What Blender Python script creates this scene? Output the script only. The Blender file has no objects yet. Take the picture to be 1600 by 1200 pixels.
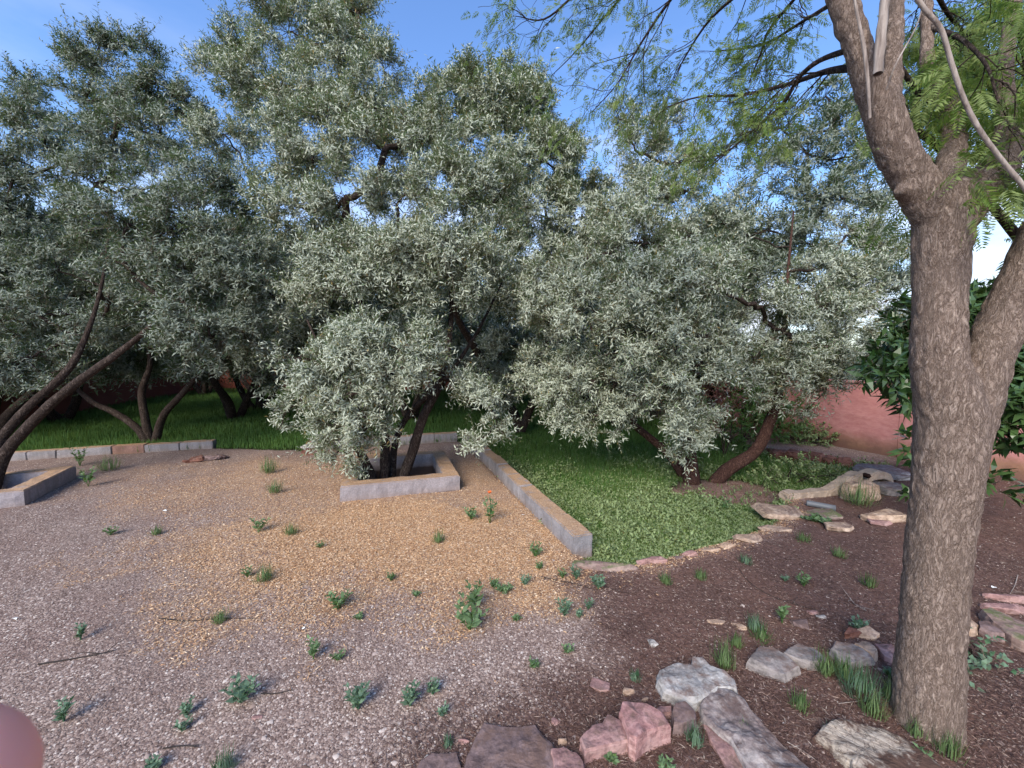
import bpy, bmesh, math, random
import numpy as np
from mathutils import Vector, Matrix, noise as mnoise
R = math.radians
PI = math.pi
rng = np.random.default_rng(7)
random.seed(7)
sc = bpy.context.scene
col = sc.collection

# ------------------------------------------------------------------ camera
FOC, CX, CY, EYE, PITCH = 601.0, 800.0, 600.0, 1.6, R(4.28)
cam_d = bpy.data.cameras.new('camera'); cam = bpy.data.objects.new('camera', cam_d); col.objects.link(cam)
cam_d.sensor_width = 36.0; cam_d.lens = FOC / 1600 * 36.0
cam.location = (0, 0, EYE); cam.rotation_euler = (R(90) - PITCH, 0, 0)
cam_d.clip_start = 0.005; cam_d.clip_end = 3000
cam_d.dof.use_dof = True; cam_d.dof.focus_distance = 4.0; cam_d.dof.aperture_fstop = 17.0
sc.camera = cam

# ------------------------------------------------------------------ sky, sun, exposure
SUN_EL, SUN_AZ = R(36), R(203)          # azimuth from +Y, clockwise: behind the camera, a little to the left
sd = Vector((math.sin(SUN_AZ) * math.cos(SUN_EL), math.cos(SUN_AZ) * math.cos(SUN_EL), math.sin(SUN_EL)))
sl = bpy.data.lights.new('sun', 'SUN'); so = bpy.data.objects.new('sun', sl); col.objects.link(so)
sl.energy = 3.3; sl.angle = R(34); sl.color = (1.0, 0.90, 0.75)
so.rotation_euler = sd.to_track_quat('Z', 'Y').to_euler(); so.location = sd * 50
w = bpy.data.worlds.new('World'); sc.world = w; w.use_nodes = True
wt = w.node_tree; wn = wt.nodes; wl = wt.links; wn.clear()
wo = wn.new('ShaderNodeOutputWorld'); bg = wn.new('ShaderNodeBackground'); sky = wn.new('ShaderNodeTexSky')
sky.sky_type = 'NISHITA'; sky.sun_disc = False; sky.sun_elevation = SUN_EL; sky.sun_rotation = SUN_AZ
sky.altitude = 300; sky.air_density = 1.35; sky.dust_density = 0.35; sky.ozone_density = 1.6
bg.inputs[1].default_value = 0.13
tc = wn.new('ShaderNodeTexCoord'); mp = wn.new('ShaderNodeMapping'); mp.inputs['Scale'].default_value = (1.0, 1.0, 3.4)
mp.inputs['Location'].default_value = (0.9, 0.2, 0.3)
nz = wn.new('ShaderNodeTexNoise'); nz.inputs['Scale'].default_value = 1.9; nz.inputs['Detail'].default_value = 9; nz.inputs['Roughness'].default_value = 0.55
sx = wn.new('ShaderNodeSeparateXYZ')
cr = wn.new('ShaderNodeMapRange'); cr.inputs[1].default_value = 0.53; cr.inputs[2].default_value = 0.70
hz = wn.new('ShaderNodeMapRange'); hz.inputs[1].default_value = 0.62; hz.inputs[2].default_value = 0.30   # clouds thin out with height
hb = wn.new('ShaderNodeMapRange'); hb.inputs[1].default_value = 0.50; hb.inputs[2].default_value = 0.04; hb.inputs[3].default_value = 0.0; hb.inputs[4].default_value = 0.24
ad = wn.new('ShaderNodeMath'); ad.operation = 'ADD'
mu = wn.new('ShaderNodeMath'); mu.operation = 'MULTIPLY'
mx = wn.new('ShaderNodeMix'); mx.data_type = 'RGBA'; mx.inputs[7].default_value = (5.2, 5.6, 6.5, 1)
tint = wn.new('ShaderNodeMix'); tint.data_type = 'RGBA'; tint.blend_type = 'MULTIPLY'; tint.inputs[0].default_value = 1.0; tint.inputs[7].default_value = (0.80, 1.0, 1.36, 1)
L = wl.new
L(tc.outputs['Generated'], mp.inputs[0]); L(mp.outputs[0], nz.inputs['Vector']); L(tc.outputs['Generated'], sx.inputs[0])
L(sx.outputs[2], hz.inputs[0]); L(sx.outputs[2], hb.inputs[0]); L(nz.outputs[0], ad.inputs[0]); L(hb.outputs[0], ad.inputs[1]); L(ad.outputs[0], cr.inputs[0])
az = wn.new('ShaderNodeMapRange'); az.inputs[1].default_value = -.25; az.inputs[2].default_value = .25; az.inputs[3].default_value = .35
L(sx.outputs[0], az.inputs[0]); m3 = wn.new('ShaderNodeMath'); m3.operation = 'MULTIPLY'; L(cr.outputs[0], m3.inputs[0]); L(az.outputs[0], m3.inputs[1])
L(m3.outputs[0], mu.inputs[0]); L(hz.outputs[0], mu.inputs[1]); L(sky.outputs[0], tint.inputs[6]); L(tint.outputs[2], mx.inputs[6]); L(mu.outputs[0], mx.inputs[0])
L(mx.outputs[2], bg.inputs[0]); L(bg.outputs[0], wo.inputs[0])
sc.view_settings.view_transform = 'Standard'; sc.view_settings.look = 'None'
sc.view_settings.exposure = 0.75; sc.view_settings.gamma = 1
cy = sc.cycles
cy.max_bounces = 6; cy.diffuse_bounces = 3; cy.glossy_bounces = 2; cy.transmission_bounces = 3; cy.transparent_max_bounces = 4
cy.caustics_reflective = False; cy.caustics_refractive = False
cy.use_adaptive_sampling = True; cy.adaptive_threshold = 0.02
cy.use_denoising = True

# ------------------------------------------------------------------ helpers
def ray(px, py):
    a, b = px - CX, CY - py
    c, s = math.cos(PITCH), math.sin(PITCH)
    return Vector((a, c * FOC + s * b, -s * FOC + c * b))
def P(px, py, d):                        # the point seen there at ground distance d
    v = ray(px, py); v = v * (d / v.y); return Vector((v.x, v.y, v.z + EYE))
def G(px, py, z=0.0):                    # the point of level z seen there
    v = ray(px, py); v = v * ((z - EYE) / v.z); return Vector((v.x, v.y, z))
def tag(o, label=None, cat=None, group=None, kind=None):
    if label: o['label'] = label
    if cat: o['category'] = cat
    if group: o['group'] = group
    if kind: o['kind'] = kind
    return o
def thing(name, label, cat, loc, group=None):
    o = bpy.data.objects.new(name, None); col.objects.link(o); o.location = loc; o.empty_display_size = 0.1
    return tag(o, label, cat, group)
def link(name, me, parent=None, origin=None):
    o = bpy.data.objects.new(name, me); col.objects.link(o)
    if origin is not None:
        me.transform(Matrix.Translation(-Vector(origin)))
        if parent is None: o.location = origin
    if parent is not None: o.parent = parent
    return o
def np_mesh(name, V, F, mats, smooth=False, mi=None, attrs=None):
    me = bpy.data.meshes.new(name)
    V = np.asarray(V, np.float32).reshape(-1, 3); F = np.asarray(F, np.int32)
    n, k = F.shape
    me.vertices.add(len(V)); me.vertices.foreach_set('co', V.ravel())
    me.loops.add(n * k); me.loops.foreach_set('vertex_index', F.ravel())
    me.polygons.add(n); me.polygons.foreach_set('loop_start', np.arange(0, n * k, k, dtype=np.int32))
    if mi is not None: me.polygons.foreach_set('material_index', np.asarray(mi, np.int32))
    me.polygons.foreach_set('use_smooth', np.full(n, smooth))
    for m in mats: me.materials.append(m)
    for an, (dom, arr) in (attrs or {}).items():
        if arr.ndim == 2:
            at = me.attributes.new(an, 'FLOAT_COLOR', dom); at.data.foreach_set('color', np.asarray(arr, np.float32).ravel())
        else:
            at = me.attributes.new(an, 'FLOAT', dom); at.data.foreach_set('value', np.asarray(arr, np.float32))
    me.update(calc_edges=True); me.validate()
    return me
def bm_mesh(name, bm, mat, smooth=False):
    me = bpy.data.meshes.new(name); bm.to_mesh(me); bm.free(); me.materials.append(mat)
    if smooth: me.polygons.foreach_set('use_smooth', [True] * len(me.polygons))
    return me
def unit(a): return a / np.maximum(np.linalg.norm(a, axis=-1, keepdims=True), 1e-9)

class Geo:                               # collects quads / tris (as quads) for one mesh
    def __init__(s): s.V = []; s.F = []; s.M = []; s.n = 0
    def add(s, V, F, m=0):
        V = np.asarray(V, float).reshape(-1, 3); F = np.asarray(F, int)
        s.V.append(V); s.F.append(F + s.n); s.M.append(np.full(len(F), m)); s.n += len(V)
    def mesh(s, name, mats, smooth=False, seed=1):
        V = np.concatenate(s.V); F = np.concatenate(s.F); M = np.concatenate(s.M)
        r = np.random.default_rng(seed).random(len(F))
        return np_mesh(name, V, F, mats, smooth, M, {'rnd': ('FACE', r)})
def tube(g, path, rad, sides=8, m=0, lump=0.0, seed=0, close=False):
    p = np.asarray([tuple(q) for q in path], float); r = np.asarray(rad, float)
    if close:                             # rounded ends
        a0 = unit(p[0] - p[1]); a1 = unit(p[-1] - p[-2])
        p = np.concatenate([[p[0] + a0 * r[0] * .35], [p[0] + a0 * r[0] * .3], p, [p[-1] + a1 * r[-1] * .3], [p[-1] + a1 * r[-1] * .35]])
        r = np.concatenate([[.0004], [r[0] * .7], r, [r[-1] * .7], [.0004]])
    n = len(p)
    t = np.gradient(p, axis=0); t = unit(t)
    up = np.array([0.31, 0.95, 0.05]) if abs(t[0][1]) < .8 else np.array([1., 0.1, 0.])
    rr = np.random.default_rng(seed)
    rings = []
    u = unit(np.cross(t[0], up))
    for i in range(n):
        u = unit(u - t[i] * np.dot(u, t[i])); v = np.cross(t[i], u)
        a = np.arange(sides) * 2 * PI / sides
        k = r[i] * (1 + lump * (rr.random(sides) - .5))
        rings.append(p[i] + np.outer(np.cos(a) * k, u) + np.outer(np.sin(a) * k, v))
    V = np.concatenate(rings); F = []
    for i in range(n - 1):
        for j in range(sides):
            a, b = i * sides + j, i * sides + (j + 1) % sides
            F.append((a, b, b + sides, a + sides))
    F = np.array(F)
    g.add(V, F, m)
def smooth_path(pts, rad, k=6):          # Catmull-Rom
    p = [np.array(tuple(q), float) for q in pts]; P_ = [2 * p[0] - p[1]] + p + [2 * p[-1] - p[-2]]; out = []; ro = []
    for i in range(1, len(P_) - 2):
        for s in range(k):
            t = s / k; a, b, c, d = P_[i - 1:i + 3]
            out.append(.5 * (2 * b + (c - a) * t + (2 * a - 5 * b + 4 * c - d) * t * t + (3 * b - a - 3 * c + d) * t ** 3))
            ro.append(rad[i - 1] * (1 - t) + rad[i] * t)
    out.append(p[-1]); ro.append(rad[-1]); return out, ro

# ------------------------------------------------------------------ materials
class M:
    def __init__(s, name, rough=0.8, spec=0.3):
        s.m = bpy.data.materials.new(name); s.m.use_nodes = True; s.t = s.m.node_tree; s.n = s.t.nodes; s.l = s.t.links
        s.b = s.n['Principled BSDF']; s.b.inputs['Roughness'].default_value = rough; s.b.inputs['Specular IOR Level'].default_value = spec
        s.tc = s.n.new('ShaderNodeTexCoord')
    def co(s, scale=(1, 1, 1), src='Object'):
        mp = s.n.new('ShaderNodeMapping'); mp.inputs['Scale'].default_value = scale; s.l.new(s.tc.outputs[src], mp.inputs[0]); return mp.outputs[0]
    def noise(s, scale, detail=5, rough=.55, co=None, out=0, dist=0):
        n = s.n.new('ShaderNodeTexNoise'); n.inputs['Scale'].default_value = scale; n.inputs['Detail'].default_value = detail; n.inputs['Roughness'].default_value = rough
        n.inputs['Distortion'].default_value = dist
        s.l.new(co or s.tc.outputs['Object'], n.inputs['Vector']); return n.outputs[out]
    def voro(s, scale, feature='F1', out='Distance', co=None, rand=1):
        n = s.n.new('ShaderNodeTexVoronoi'); n.feature = feature; n.inputs['Scale'].default_value = scale; n.inputs['Randomness'].default_value = rand
        s.l.new(co or s.tc.outputs['Object'], n.inputs['Vector']); return n.outputs[out]
    def ramp(s, src, stops, interp='LINEAR'):
        n = s.n.new('ShaderNodeValToRGB'); n.color_ramp.interpolation = interp; e = n.color_ramp.elements
        while len(e) < len(stops): e.new(.5)
        for q, (p, c) in zip(e, stops):
            q.position = p; q.color = (*c, 1) if not isinstance(c, (int, float)) else (c, c, c, 1)
        s.l.new(src, n.inputs[0]); return n.outputs[0]
    def mix(s, f, a, b, mode='MIX'):
        n = s.n.new('ShaderNodeMix'); n.data_type = 'RGBA'; n.blend_type = mode
        for k, v in ((0, f), (6, a), (7, b)):
            if isinstance(v, (int, float)): n.inputs[k].default_value = v
            elif isinstance(v, tuple): n.inputs[k].default_value = (*v, 1)
            else: s.l.new(v, n.inputs[k])
        return n.outputs[2]
    def math(s, op, a, b=0.0, c=None):
        n = s.n.new('ShaderNodeMath'); n.operation = op
        for k, v in enumerate((a, b) if c is None else (a, b, c)):
            if isinstance(v, (int, float)): n.inputs[k].default_value = v
            else: s.l.new(v, n.inputs[k])
        return n.outputs[0]
    def attr(s, name, out='Fac'):
        n = s.n.new('ShaderNodeAttribute'); n.attribute_name = name; return n.outputs[out]
    def geo(s, out):
        n = s.n.new('ShaderNodeNewGeometry'); return n.outputs[out]
    def sep(s, src, i):
        n = s.n.new('ShaderNodeSeparateXYZ'); s.l.new(src, n.inputs[0]); return n.outputs[i]
    def col(s, src): s.l.new(src, s.b.inputs['Base Color']); return s
    def bump(s, src, strength=.5, dist=.01):
        n = s.n.new('ShaderNodeBump'); n.inputs['Strength'].default_value = strength; n.inputs['Distance'].default_value = dist
        s.l.new(src, n.inputs['Height']); s.l.new(n.outputs[0], s.b.inputs['Normal']); return s

def leaf_mat(name, tops, under, trans=.3, rough=.45, spec=.4, old=None):
    m = M(name, rough, spec)
    r = m.attr('rnd')
    c = m.ramp(r, [(i / (len(tops) - 1), t) for i, t in enumerate(tops)])
    big = m.noise(1.3, 3); c = m.mix(m.math('MULTIPLY', big, .5), c, tuple(x * .75 for x in tops[0]))
    if old is not None:
        c = m.mix(m.ramp(m.noise(2.6, 4, .6), [(.52, 0.), (.68, .26)]), c, (.36, .33, .16))
        f = m.ramp(r, [(0, 0.), (.955, 0.), (.965, 1.)], 'LINEAR'); c = m.mix(f, c, old)
    u = m.ramp(r, [(0, tuple(x * .8 for x in under)), (1, tuple(min(1, x * 1.15) for x in under))])
    c = m.mix(m.geo('Backfacing'), c, u)
    m.col(c)
    tr = m.n.new('ShaderNodeBsdfTranslucent'); ms = m.n.new('ShaderNodeMixShader'); ms.inputs[0].default_value = trans
    g = m.mix(.5, c, (.25, .36, .08), 'MIX'); m.l.new(g, tr.inputs[0])
    out = m.n['Material Output']; m.l.new(m.b.outputs[0], ms.inputs[1]); m.l.new(tr.outputs[0], ms.inputs[2]); m.l.new(ms.outputs[0], out.inputs[0])
    return m.m
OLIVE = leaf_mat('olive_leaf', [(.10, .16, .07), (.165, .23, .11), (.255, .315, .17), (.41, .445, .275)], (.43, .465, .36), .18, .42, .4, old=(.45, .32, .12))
OLIVE_SHADED = leaf_mat('olive_leaf_shaded', [(.06, .10, .048), (.095, .145, .072), (.155, .205, .115)], (.26, .295, .235), .2, .5, .3)  # same olive leaf, darkened: the grove's shade is put into its colours
LAUREL = leaf_mat('glossy_leaf', [(.012, .035, .010), (.02, .055, .012), (.07, .15, .03)], (.06, .11, .035), .12, .3, .5)
ACACIA = leaf_mat('feather_leaf', [(.09, .17, .03), (.16, .26, .05), (.30, .36, .08)], (.20, .26, .08), .4, .5, .3)
GRASS = leaf_mat('grass_blade', [(.05, .125, .025), (.085, .19, .04), (.16, .27, .07)], (.10, .19, .05), .35, .5, .3)
COVER = leaf_mat('cover_leaf', [(.085, .16, .035), (.155, .25, .06), (.28, .37, .12)], (.25, .32, .14), .3, .5, .3, old=(.40, .36, .16))
TUFT = leaf_mat('tuft_blade', [(.05, .11, .03), (.09, .16, .05), (.17, .23, .08), (.30, .27, .13)], (.12, .18, .07), .25, .5, .3)
WEED = leaf_mat('weed_leaf', [(.045, .115, .03), (.08, .17, .045), (.15, .25, .075)], (.14, .22, .10), .3, .5, .3)
WEEDB = leaf_mat('blue_weed_leaf', [(.05, .12, .06), (.08, .17, .09), (.12, .22, .12)], (.14, .22, .14), .25, .5, .3)

def bark_mat(name, c1, c2, c3, sc_=1.0, depth=.012):
    m = M(name, .9, .15)
    co = m.co((1, 1, .30)); w_ = m.noise(13 * sc_, 4, co=co, out=1)
    cm = m.mix(.085, co, w_, 'ADD')
    n1 = m.noise(46 * sc_, 6, .68, co=cm, dist=.3); n2 = m.noise(85 * sc_, 4, .6, co=cm, dist=.4); f = m.noise(170 * sc_, 5, .7)
    r1 = m.math('MINIMUM', m.math('MULTIPLY', m.math('ABSOLUTE', m.math('SUBTRACT', n1, .5)), 9.), 1.)
    r2 = m.math('MINIMUM', m.math('MULTIPLY', m.math('ABSOLUTE', m.math('SUBTRACT', n2, .5)), 7.), 1.)
    h = m.math('ADD', m.math('MULTIPLY', r1, .38), m.math('MULTIPLY', r2, .32)); h = m.math('ADD', h, m.math('MULTIPLY', f, .4))
    c = m.ramp(h, [(.25, c1), (.55, c2), (.92, c3)])
    c = m.mix(m.ramp(m.noise(4.5, 6, .65), [(.35, 0.), (.68, .35)]), c, tuple(x * .75 for x in c2))
    m.col(c); m.bump(h, .9, depth); return m.m
BARK_A = bark_mat('feather_tree_bark', (.09, .06, .046), (.25, .185, .148), (.41, .325, .27), 1.45, .006)
BARK_O = bark_mat('olive_bark', (.018, .012, .010), (.06, .042, .034), (.17, .135, .115), .8, .012)
BARK_R = bark_mat('reddish_bark', (.03, .014, .010), (.09, .045, .035), (.21, .12, .095), .9, .012)
TWIG = M('twig', .85, .2); TWIG.col(TWIG.ramp(TWIG.attr('rnd'), [(0, (.10, .07, .05)), (1, (.24, .19, .15))])); TWIG = TWIG.m
DEADWOOD = M('dead_wood', .9, .15)
_c = DEADWOOD.noise(14, 6, .65, co=DEADWOOD.co((3, 3, .25)))
DEADWOOD.col(DEADWOOD.ramp(_c, [(.3, (.12, .09, .075)), (.5, (.30, .25, .22)), (.75, (.48, .42, .37))])); DEADWOOD.bump(_c, .6, .006); DEADWOOD = DEADWOOD.m

def concrete(name, base, litter=True, pit_shade=False):
    m = M(name, .92, .2)
    n = m.noise(2.5, 8, .7); f = m.noise(60, 6, .7); v = m.voro(140)
    c = m.mix(n, tuple(x * .62 for x in base), tuple(min(1, x * 1.25) for x in base))
    c = m.mix(m.ramp(f, [(.35, .45), (.6, 0.)]), c, tuple(x * .35 for x in base))
    sk = m.noise(9, 6, .7, co=m.co((1, 1, .25))); c = m.mix(m.ramp(sk, [(.40, .6), (.56, 0.)]), c, tuple(x * .5 for x in base))
    if litter:
        up = m.ramp(m.sep(m.geo('Normal'), 2), [(.6, 0.), (.9, 1.)])
        k = m.ramp(m.noise(7, 6, .7), [(.28, 0.), (.46, 1.)])
        lc = m.ramp(m.noise(70, 4, .8), [(.3, (.17, .09, .045)), (.5, (.42, .25, .13)), (.7, (.56, .40, .25))])
        c = m.mix(m.math('MULTIPLY', m.math('MULTIPLY', up, k), .85), c, lc)
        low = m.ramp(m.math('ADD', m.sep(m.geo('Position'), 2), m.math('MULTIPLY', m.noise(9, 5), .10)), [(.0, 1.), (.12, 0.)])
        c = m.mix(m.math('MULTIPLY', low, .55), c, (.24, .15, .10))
        if pit_shade: c = m.mix(m.math('MULTIPLY', m.ramp(m.math('ADD', m.sep(m.geo('Position'), 2), m.math('MULTIPLY', m.noise(6, 5), .05)), [(.0, 1.), (.03, 0.)]), .9), c, (.07, .045, .035))  # earth stain below the rim, darkened to put the recess shade into colour
    m.col(c); h = m.math('ADD', m.math('MULTIPLY', f, .6), m.math('MULTIPLY', v, .5)); m.bump(h, .55, .006); return m.m
CONC = concrete('concrete', (.36, .32, .33), True, True)
BLOCK = concrete('concrete_block', (.33, .31, .32))
BLOCKR = concrete('red_block', (.34, .20, .16))
PALE = concrete('pale_mortar', (.50, .385, .295), False)

def rock_mat(name, a, b, c_, moss=None):
    m = M(name, .88, .25); n = m.noise(5, 8, .65); n2 = m.noise(28, 6, .7); v = m.noise(9, 4, .6, co=m.co((1, 1, 5)))
    c = m.ramp(n, [(.3, a), (.5, b), (.7, c_)]); c = m.mix(m.ramp(n2, [(.36, .7), (.56, 0.)]), c, tuple(x * .4 for x in a))
    c = m.mix(m.ramp(v, [(.5, 0.), (.62, .35)]), c, tuple(min(1, x * 1.3) for x in c_))
    up = m.ramp(m.sep(m.geo('Normal'), 2), [(.55, 0.), (.95, 1.)])
    d = m.ramp(m.noise(11, 6, .7), [(.45, 0.), (.6, .8)])
    c = m.mix(m.math('MULTIPLY', up, d), c, moss or (.14, .085, .065))
    m.col(c); m.bump(m.math('ADD', n, m.math('MULTIPLY', n2, .6)), .7, .012); return m.m
RK_PINK = rock_mat('pink_rock', (.24, .13, .12), (.36, .21, .19), (.46, .31, .28))
RK_ROSE = rock_mat('rose_rock', (.30, .14, .13), (.42, .23, .21), (.50, .33, .30))
RK_GREY = rock_mat('grey_rock', (.22, .20, .19), (.36, .34, .32), (.52, .50, .47))
RK_BROWN = rock_mat('brown_rock', (.13, .085, .08), (.20, .14, .13), (.28, .20, .19))
RK_SLATE = rock_mat('slate_rock', (.15, .13, .12), (.235, .205, .195), (.34, .30, .275))
RK_TAN = rock_mat('tan_rock', (.33, .22, .15), (.46, .32, .23), (.58, .45, .34))
RK_MOSS = rock_mat('mossy_rock', (.20, .13, .11), (.28, .19, .16), (.34, .26, .22), (.09, .12, .035))
RK_RED = rock_mat('red_earth_rock', (.12, .045, .03), (.20, .085, .06), (.30, .16, .12))

# ------------------------------------------------------------------ ground heights and zones
U = np.array([.953, .303]); N_ = np.array([-.318, .948])          # the axes of the terrace
def pin(px, py, poly):                                            # signed distance to polygon, inside positive
    poly = np.asarray(poly, float); d = np.full(px.shape, 1e9); ins = np.zeros(px.shape, bool); n = len(poly)
    for i in range(n):
        ax, ay = poly[i]; bx, by = poly[(i + 1) % n]; ex, ey = bx - ax, by - ay
        t = np.clip(((px - ax) * ex + (py - ay) * ey) / (ex * ex + ey * ey), 0, 1)
        d = np.minimum(d, np.hypot(px - ax - t * ex, py - ay - t * ey))
        c = (ay > py) != (by > py)
        with np.errstate(divide='ignore', invalid='ignore'):
            xx = (bx - ax) * (py - ay) / (by - ay + 1e-12) + ax
        ins ^= c & (px < xx)
    return np.where(ins, d, -d)
def g2(px, py): v = G(px, py); return (v.x, v.y)
SUNK = [(.60, 2.90), g2(1000, 880), g2(1060, 864), g2(1120, 846), g2(1190, 824), g2(1232, 800), g2(1222, 774), g2(1300, 752), g2(1345, 744), g2(1395, 735), g2(1395, 724), g2(1300, 712), g2(1190, 700), (4.2, 9.5), (2.6, 14), (-.5, 14), (-.95, 7.15)]
LAWN = [(-16, 2.6), (-7.6, 5.75), (-5.15, 6.5), (-3.5, 6.30), (-.9, 7.1), (-.5, 9), (2.6, 12), (1.2, 19.5), (-16, 19.5)]
PC = [np.array([-1.46, 4.92]), np.array([-5.90, 4.20])]           # planter centres
PU = [U, np.array([.88, .474])]; PN = [N_, np.array([-.474, .88])]; PH = [.66, .53]
def vn(x, y, s, seed=0):                                          # cheap smooth noise
    x = x * s + seed * 17.3; y = y * s + seed * 9.1
    return (np.sin(x * 1.7 + 1.3 * np.sin(y * 1.1)) + np.sin(y * 2.1 + 1.7 * np.sin(x * .9 + 2)) + .6 * np.sin(x * 3.9 + y * 2.7) + .5 * np.sin(y * 4.3 - x * 3.1)) / 3.1
def H(x, y):
    x = np.asarray(x, float); y = np.asarray(y, float)
    s = pin(x, y, SUNK); z = -.13 * np.clip(s / .16 + .35, 0, 1)
    l = pin(x, y, LAWN); z = z - .03 * np.clip(l / .3, 0, 1) * (s < 0)
    z = z + .014 * vn(x, y, 1.1) + .006 * vn(x, y, 4.3, 1) + .003 * vn(x, y, 11, 2)
    # the ground swells a little round the rock line and drops away below it
    z = z + .05 * np.clip(1 - np.hypot((x - 2.0) / 1.0, (y - 1.6) / .6), 0, 1)
    for c, pu, pn, ph in zip(PC, PU, PN, PH):
        u = (x - c[0]) * pu[0] + (y - c[1]) * pu[1]; v = (x - c[0]) * pn[0] + (y - c[1]) * pn[1]
        k = np.maximum(abs(u), abs(v)); z = np.where(k < ph - .09, -.30, z)
    return z
def Hs(x, y): return float(H(np.array([x]), np.array([y]))[0])
def GH(px, py):
    v = G(px, py)
    for _ in range(4): v = G(px, py, Hs(v.x, v.y))
    return v
def smooth(a, lo, hi): t = np.clip((a - lo) / (hi - lo), 0, 1); return t * t * (3 - 2 * t)
SOIL = [g2(560, 1420), g2(640, 1175), g2(760, 1125), g2(890, 1075), g2(950, 1010), g2(960, 950), g2(915, 900), g2(905, 885), (.62, 2.9), g2(1000, 876), g2(1190, 825), g2(1235, 800), g2(1300, 745), g2(1420, 716), (7.0, 5.0), (9, 3), (9, -4), (-.6, -4)]
def zones(x, y):
    soil = smooth(pin(x, y, SOIL) + .17 * vn(x, y, 2.6, 3) + .08 * vn(x, y, 7, 5) + .04 * vn(x, y, 19, 5), -.24, .18)
    s = pin(x, y, SUNK); l = pin(x, y, LAWN)
    gr = smooth(np.maximum(s, l) + .05 * vn(x, y, 5, 4), -.03, .08)
    # litter shed from the olive: round the planter and forward of it
    c = np.hypot((x + .85) / 2.7, (y - 3.35) / 1.5); c2 = np.hypot((x + 1.6) / 4.4, (y - 4.9) / 1.9)
    orange = np.maximum(smooth(1.0 - c + .16 * vn(x, y, 1.9, 6) + .12 * vn(x, y, 5.3, 7) + .07 * vn(x, y, 14, 3), .0, .75), .42 * smooth(1.0 - c2 + .2 * vn(x, y, 2.2, 8), .05, .6))
    edge = smooth(.22 - np.abs(s) + .06 * vn(x, y, 6, 2), 0, .2) * .6
    orange = np.maximum(orange * (1 - soil * .8), edge * (y < 4.2)) * (1 - gr)
    far = ((y > 21) | (np.abs(x) > 16)).astype(float)
    gr = np.maximum(gr, far)
    # bare earth under the right olive
    bare = smooth(1 - np.hypot((x - 2.75) / .95, (y - 4.75) / .6) + .25 * vn(x, y, 4, 9), .0, .5)
    gr = gr * (1 - .9 * bare); soil = np.maximum(soil * (1 - gr), bare)
    return soil, orange, gr, bare
def axis(lo, hi, a, b, fine, grow=1.25):
    xs = list(np.arange(a, b + 1e-6, fine)); s = fine; x = xs[-1]
    while x < hi: s *= grow; x += s; xs.append(x)
    s = fine; x = xs[0]
    while x > lo: s *= grow; x -= s; xs.insert(0, x)
    return np.array(xs)
gx = axis(-900, 900, -7.5, 7, .045); gy = axis(-900, 900, .7, 8.5, .045)
X, Y = np.meshgrid(gx, gy); Z = H(X, Y)
so_, or_, gr_, ba_ = zones(X, Y)
nx, ny = len(gx), len(gy)
idx = np.arange(nx * ny).reshape(ny, nx)
F = np.stack([idx[:-1, :-1], idx[:-1, 1:], idx[1:, 1:], idx[1:, :-1]], -1).reshape(-1, 4)
GM = M('ground', .95, .15)
zc = GM.attr('zone', 'Color'); sp = GM.n.new('ShaderNodeSeparateColor'); GM.l.new(zc, sp.inputs[0])
soil_f, orange_f, grass_f = sp.outputs[0], sp.outputs[1], sp.outputs[2]
cell = GM.voro(62, out='Color'); cd = GM.voro(62); cell2 = GM.voro(150, out='Color'); cd2 = GM.voro(150); bn = GM.noise(1.6, 6, .6); fn = GM.noise(45, 6, .75)
grav = GM.ramp(GM.sep(cell, 0), [(0, (.15, .10, .08)), (.35, (.235, .168, .138)), (.7, (.32, .24, .20)), (1, (.46, .365, .315))])
grav2 = GM.ramp(GM.sep(cell2, 1), [(0, (.105, .07, .055)), (.6, (.235, .168, .138)), (1, (.38, .295, .25))])
grav = GM.mix(.45, grav, grav2); grav = GM.mix(GM.ramp(bn, [(.38, 0.), (.66, .62)]), grav, (.19, .12, .10))
oran = GM.ramp(GM.sep(cell2, 0), [(0, (.28, .15, .075)), (.4, (.56, .32, .155)), (.75, (.72, .46, .25)), (1, (.78, .60, .42))])
soil = GM.ramp(fn, [(.3, (.05, .027, .022)), (.5, (.115, .068, .055)), (.7, (.20, .13, .11))])
soil = GM.mix(GM.ramp(GM.noise(2.3, 6, .65), [(.4, 0.), (.65, .6)]), soil, (.20, .11, .085))
lawn = GM.ramp(fn, [(.3, (.02, .028, .01)), (.6, (.05, .06, .022))])
c = GM.mix(orange_f, grav, oran); c = GM.mix(soil_f, c, soil); c = GM.mix(GM.attr('bare'), c, GM.ramp(fn, [(.3, (.13, .07, .055)), (.5, (.27, .165, .13)), (.7, (.42, .29, .23))])); c = GM.mix(grass_f, c, lawn)
GM.col(c)
h = GM.math('ADD', GM.math('MULTIPLY', cd, -.6), GM.math('MULTIPLY', cd2, -.4)); h = GM.math('ADD', h, GM.math('MULTIPLY', fn, .8)); GM.bump(h, .8, .01)
zcol = np.stack([so_, or_, gr_, np.ones_like(so_)], -1).reshape(-1, 4)
ground = link('ground', np_mesh('ground', np.stack([X, Y, Z], -1).reshape(-1, 3), F, [GM.m], True, None, {'zone': ('POINT', zcol), 'bare': ('POINT', np.maximum(ba_, .55 * smooth(.3 - np.abs(pin(X, Y, SUNK)) + .06 * vn(X, Y, 6, 2), 0, .2) * (Y < 4.6) * (X > .6)).ravel())}))
tag(ground, kind='structure')

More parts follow.
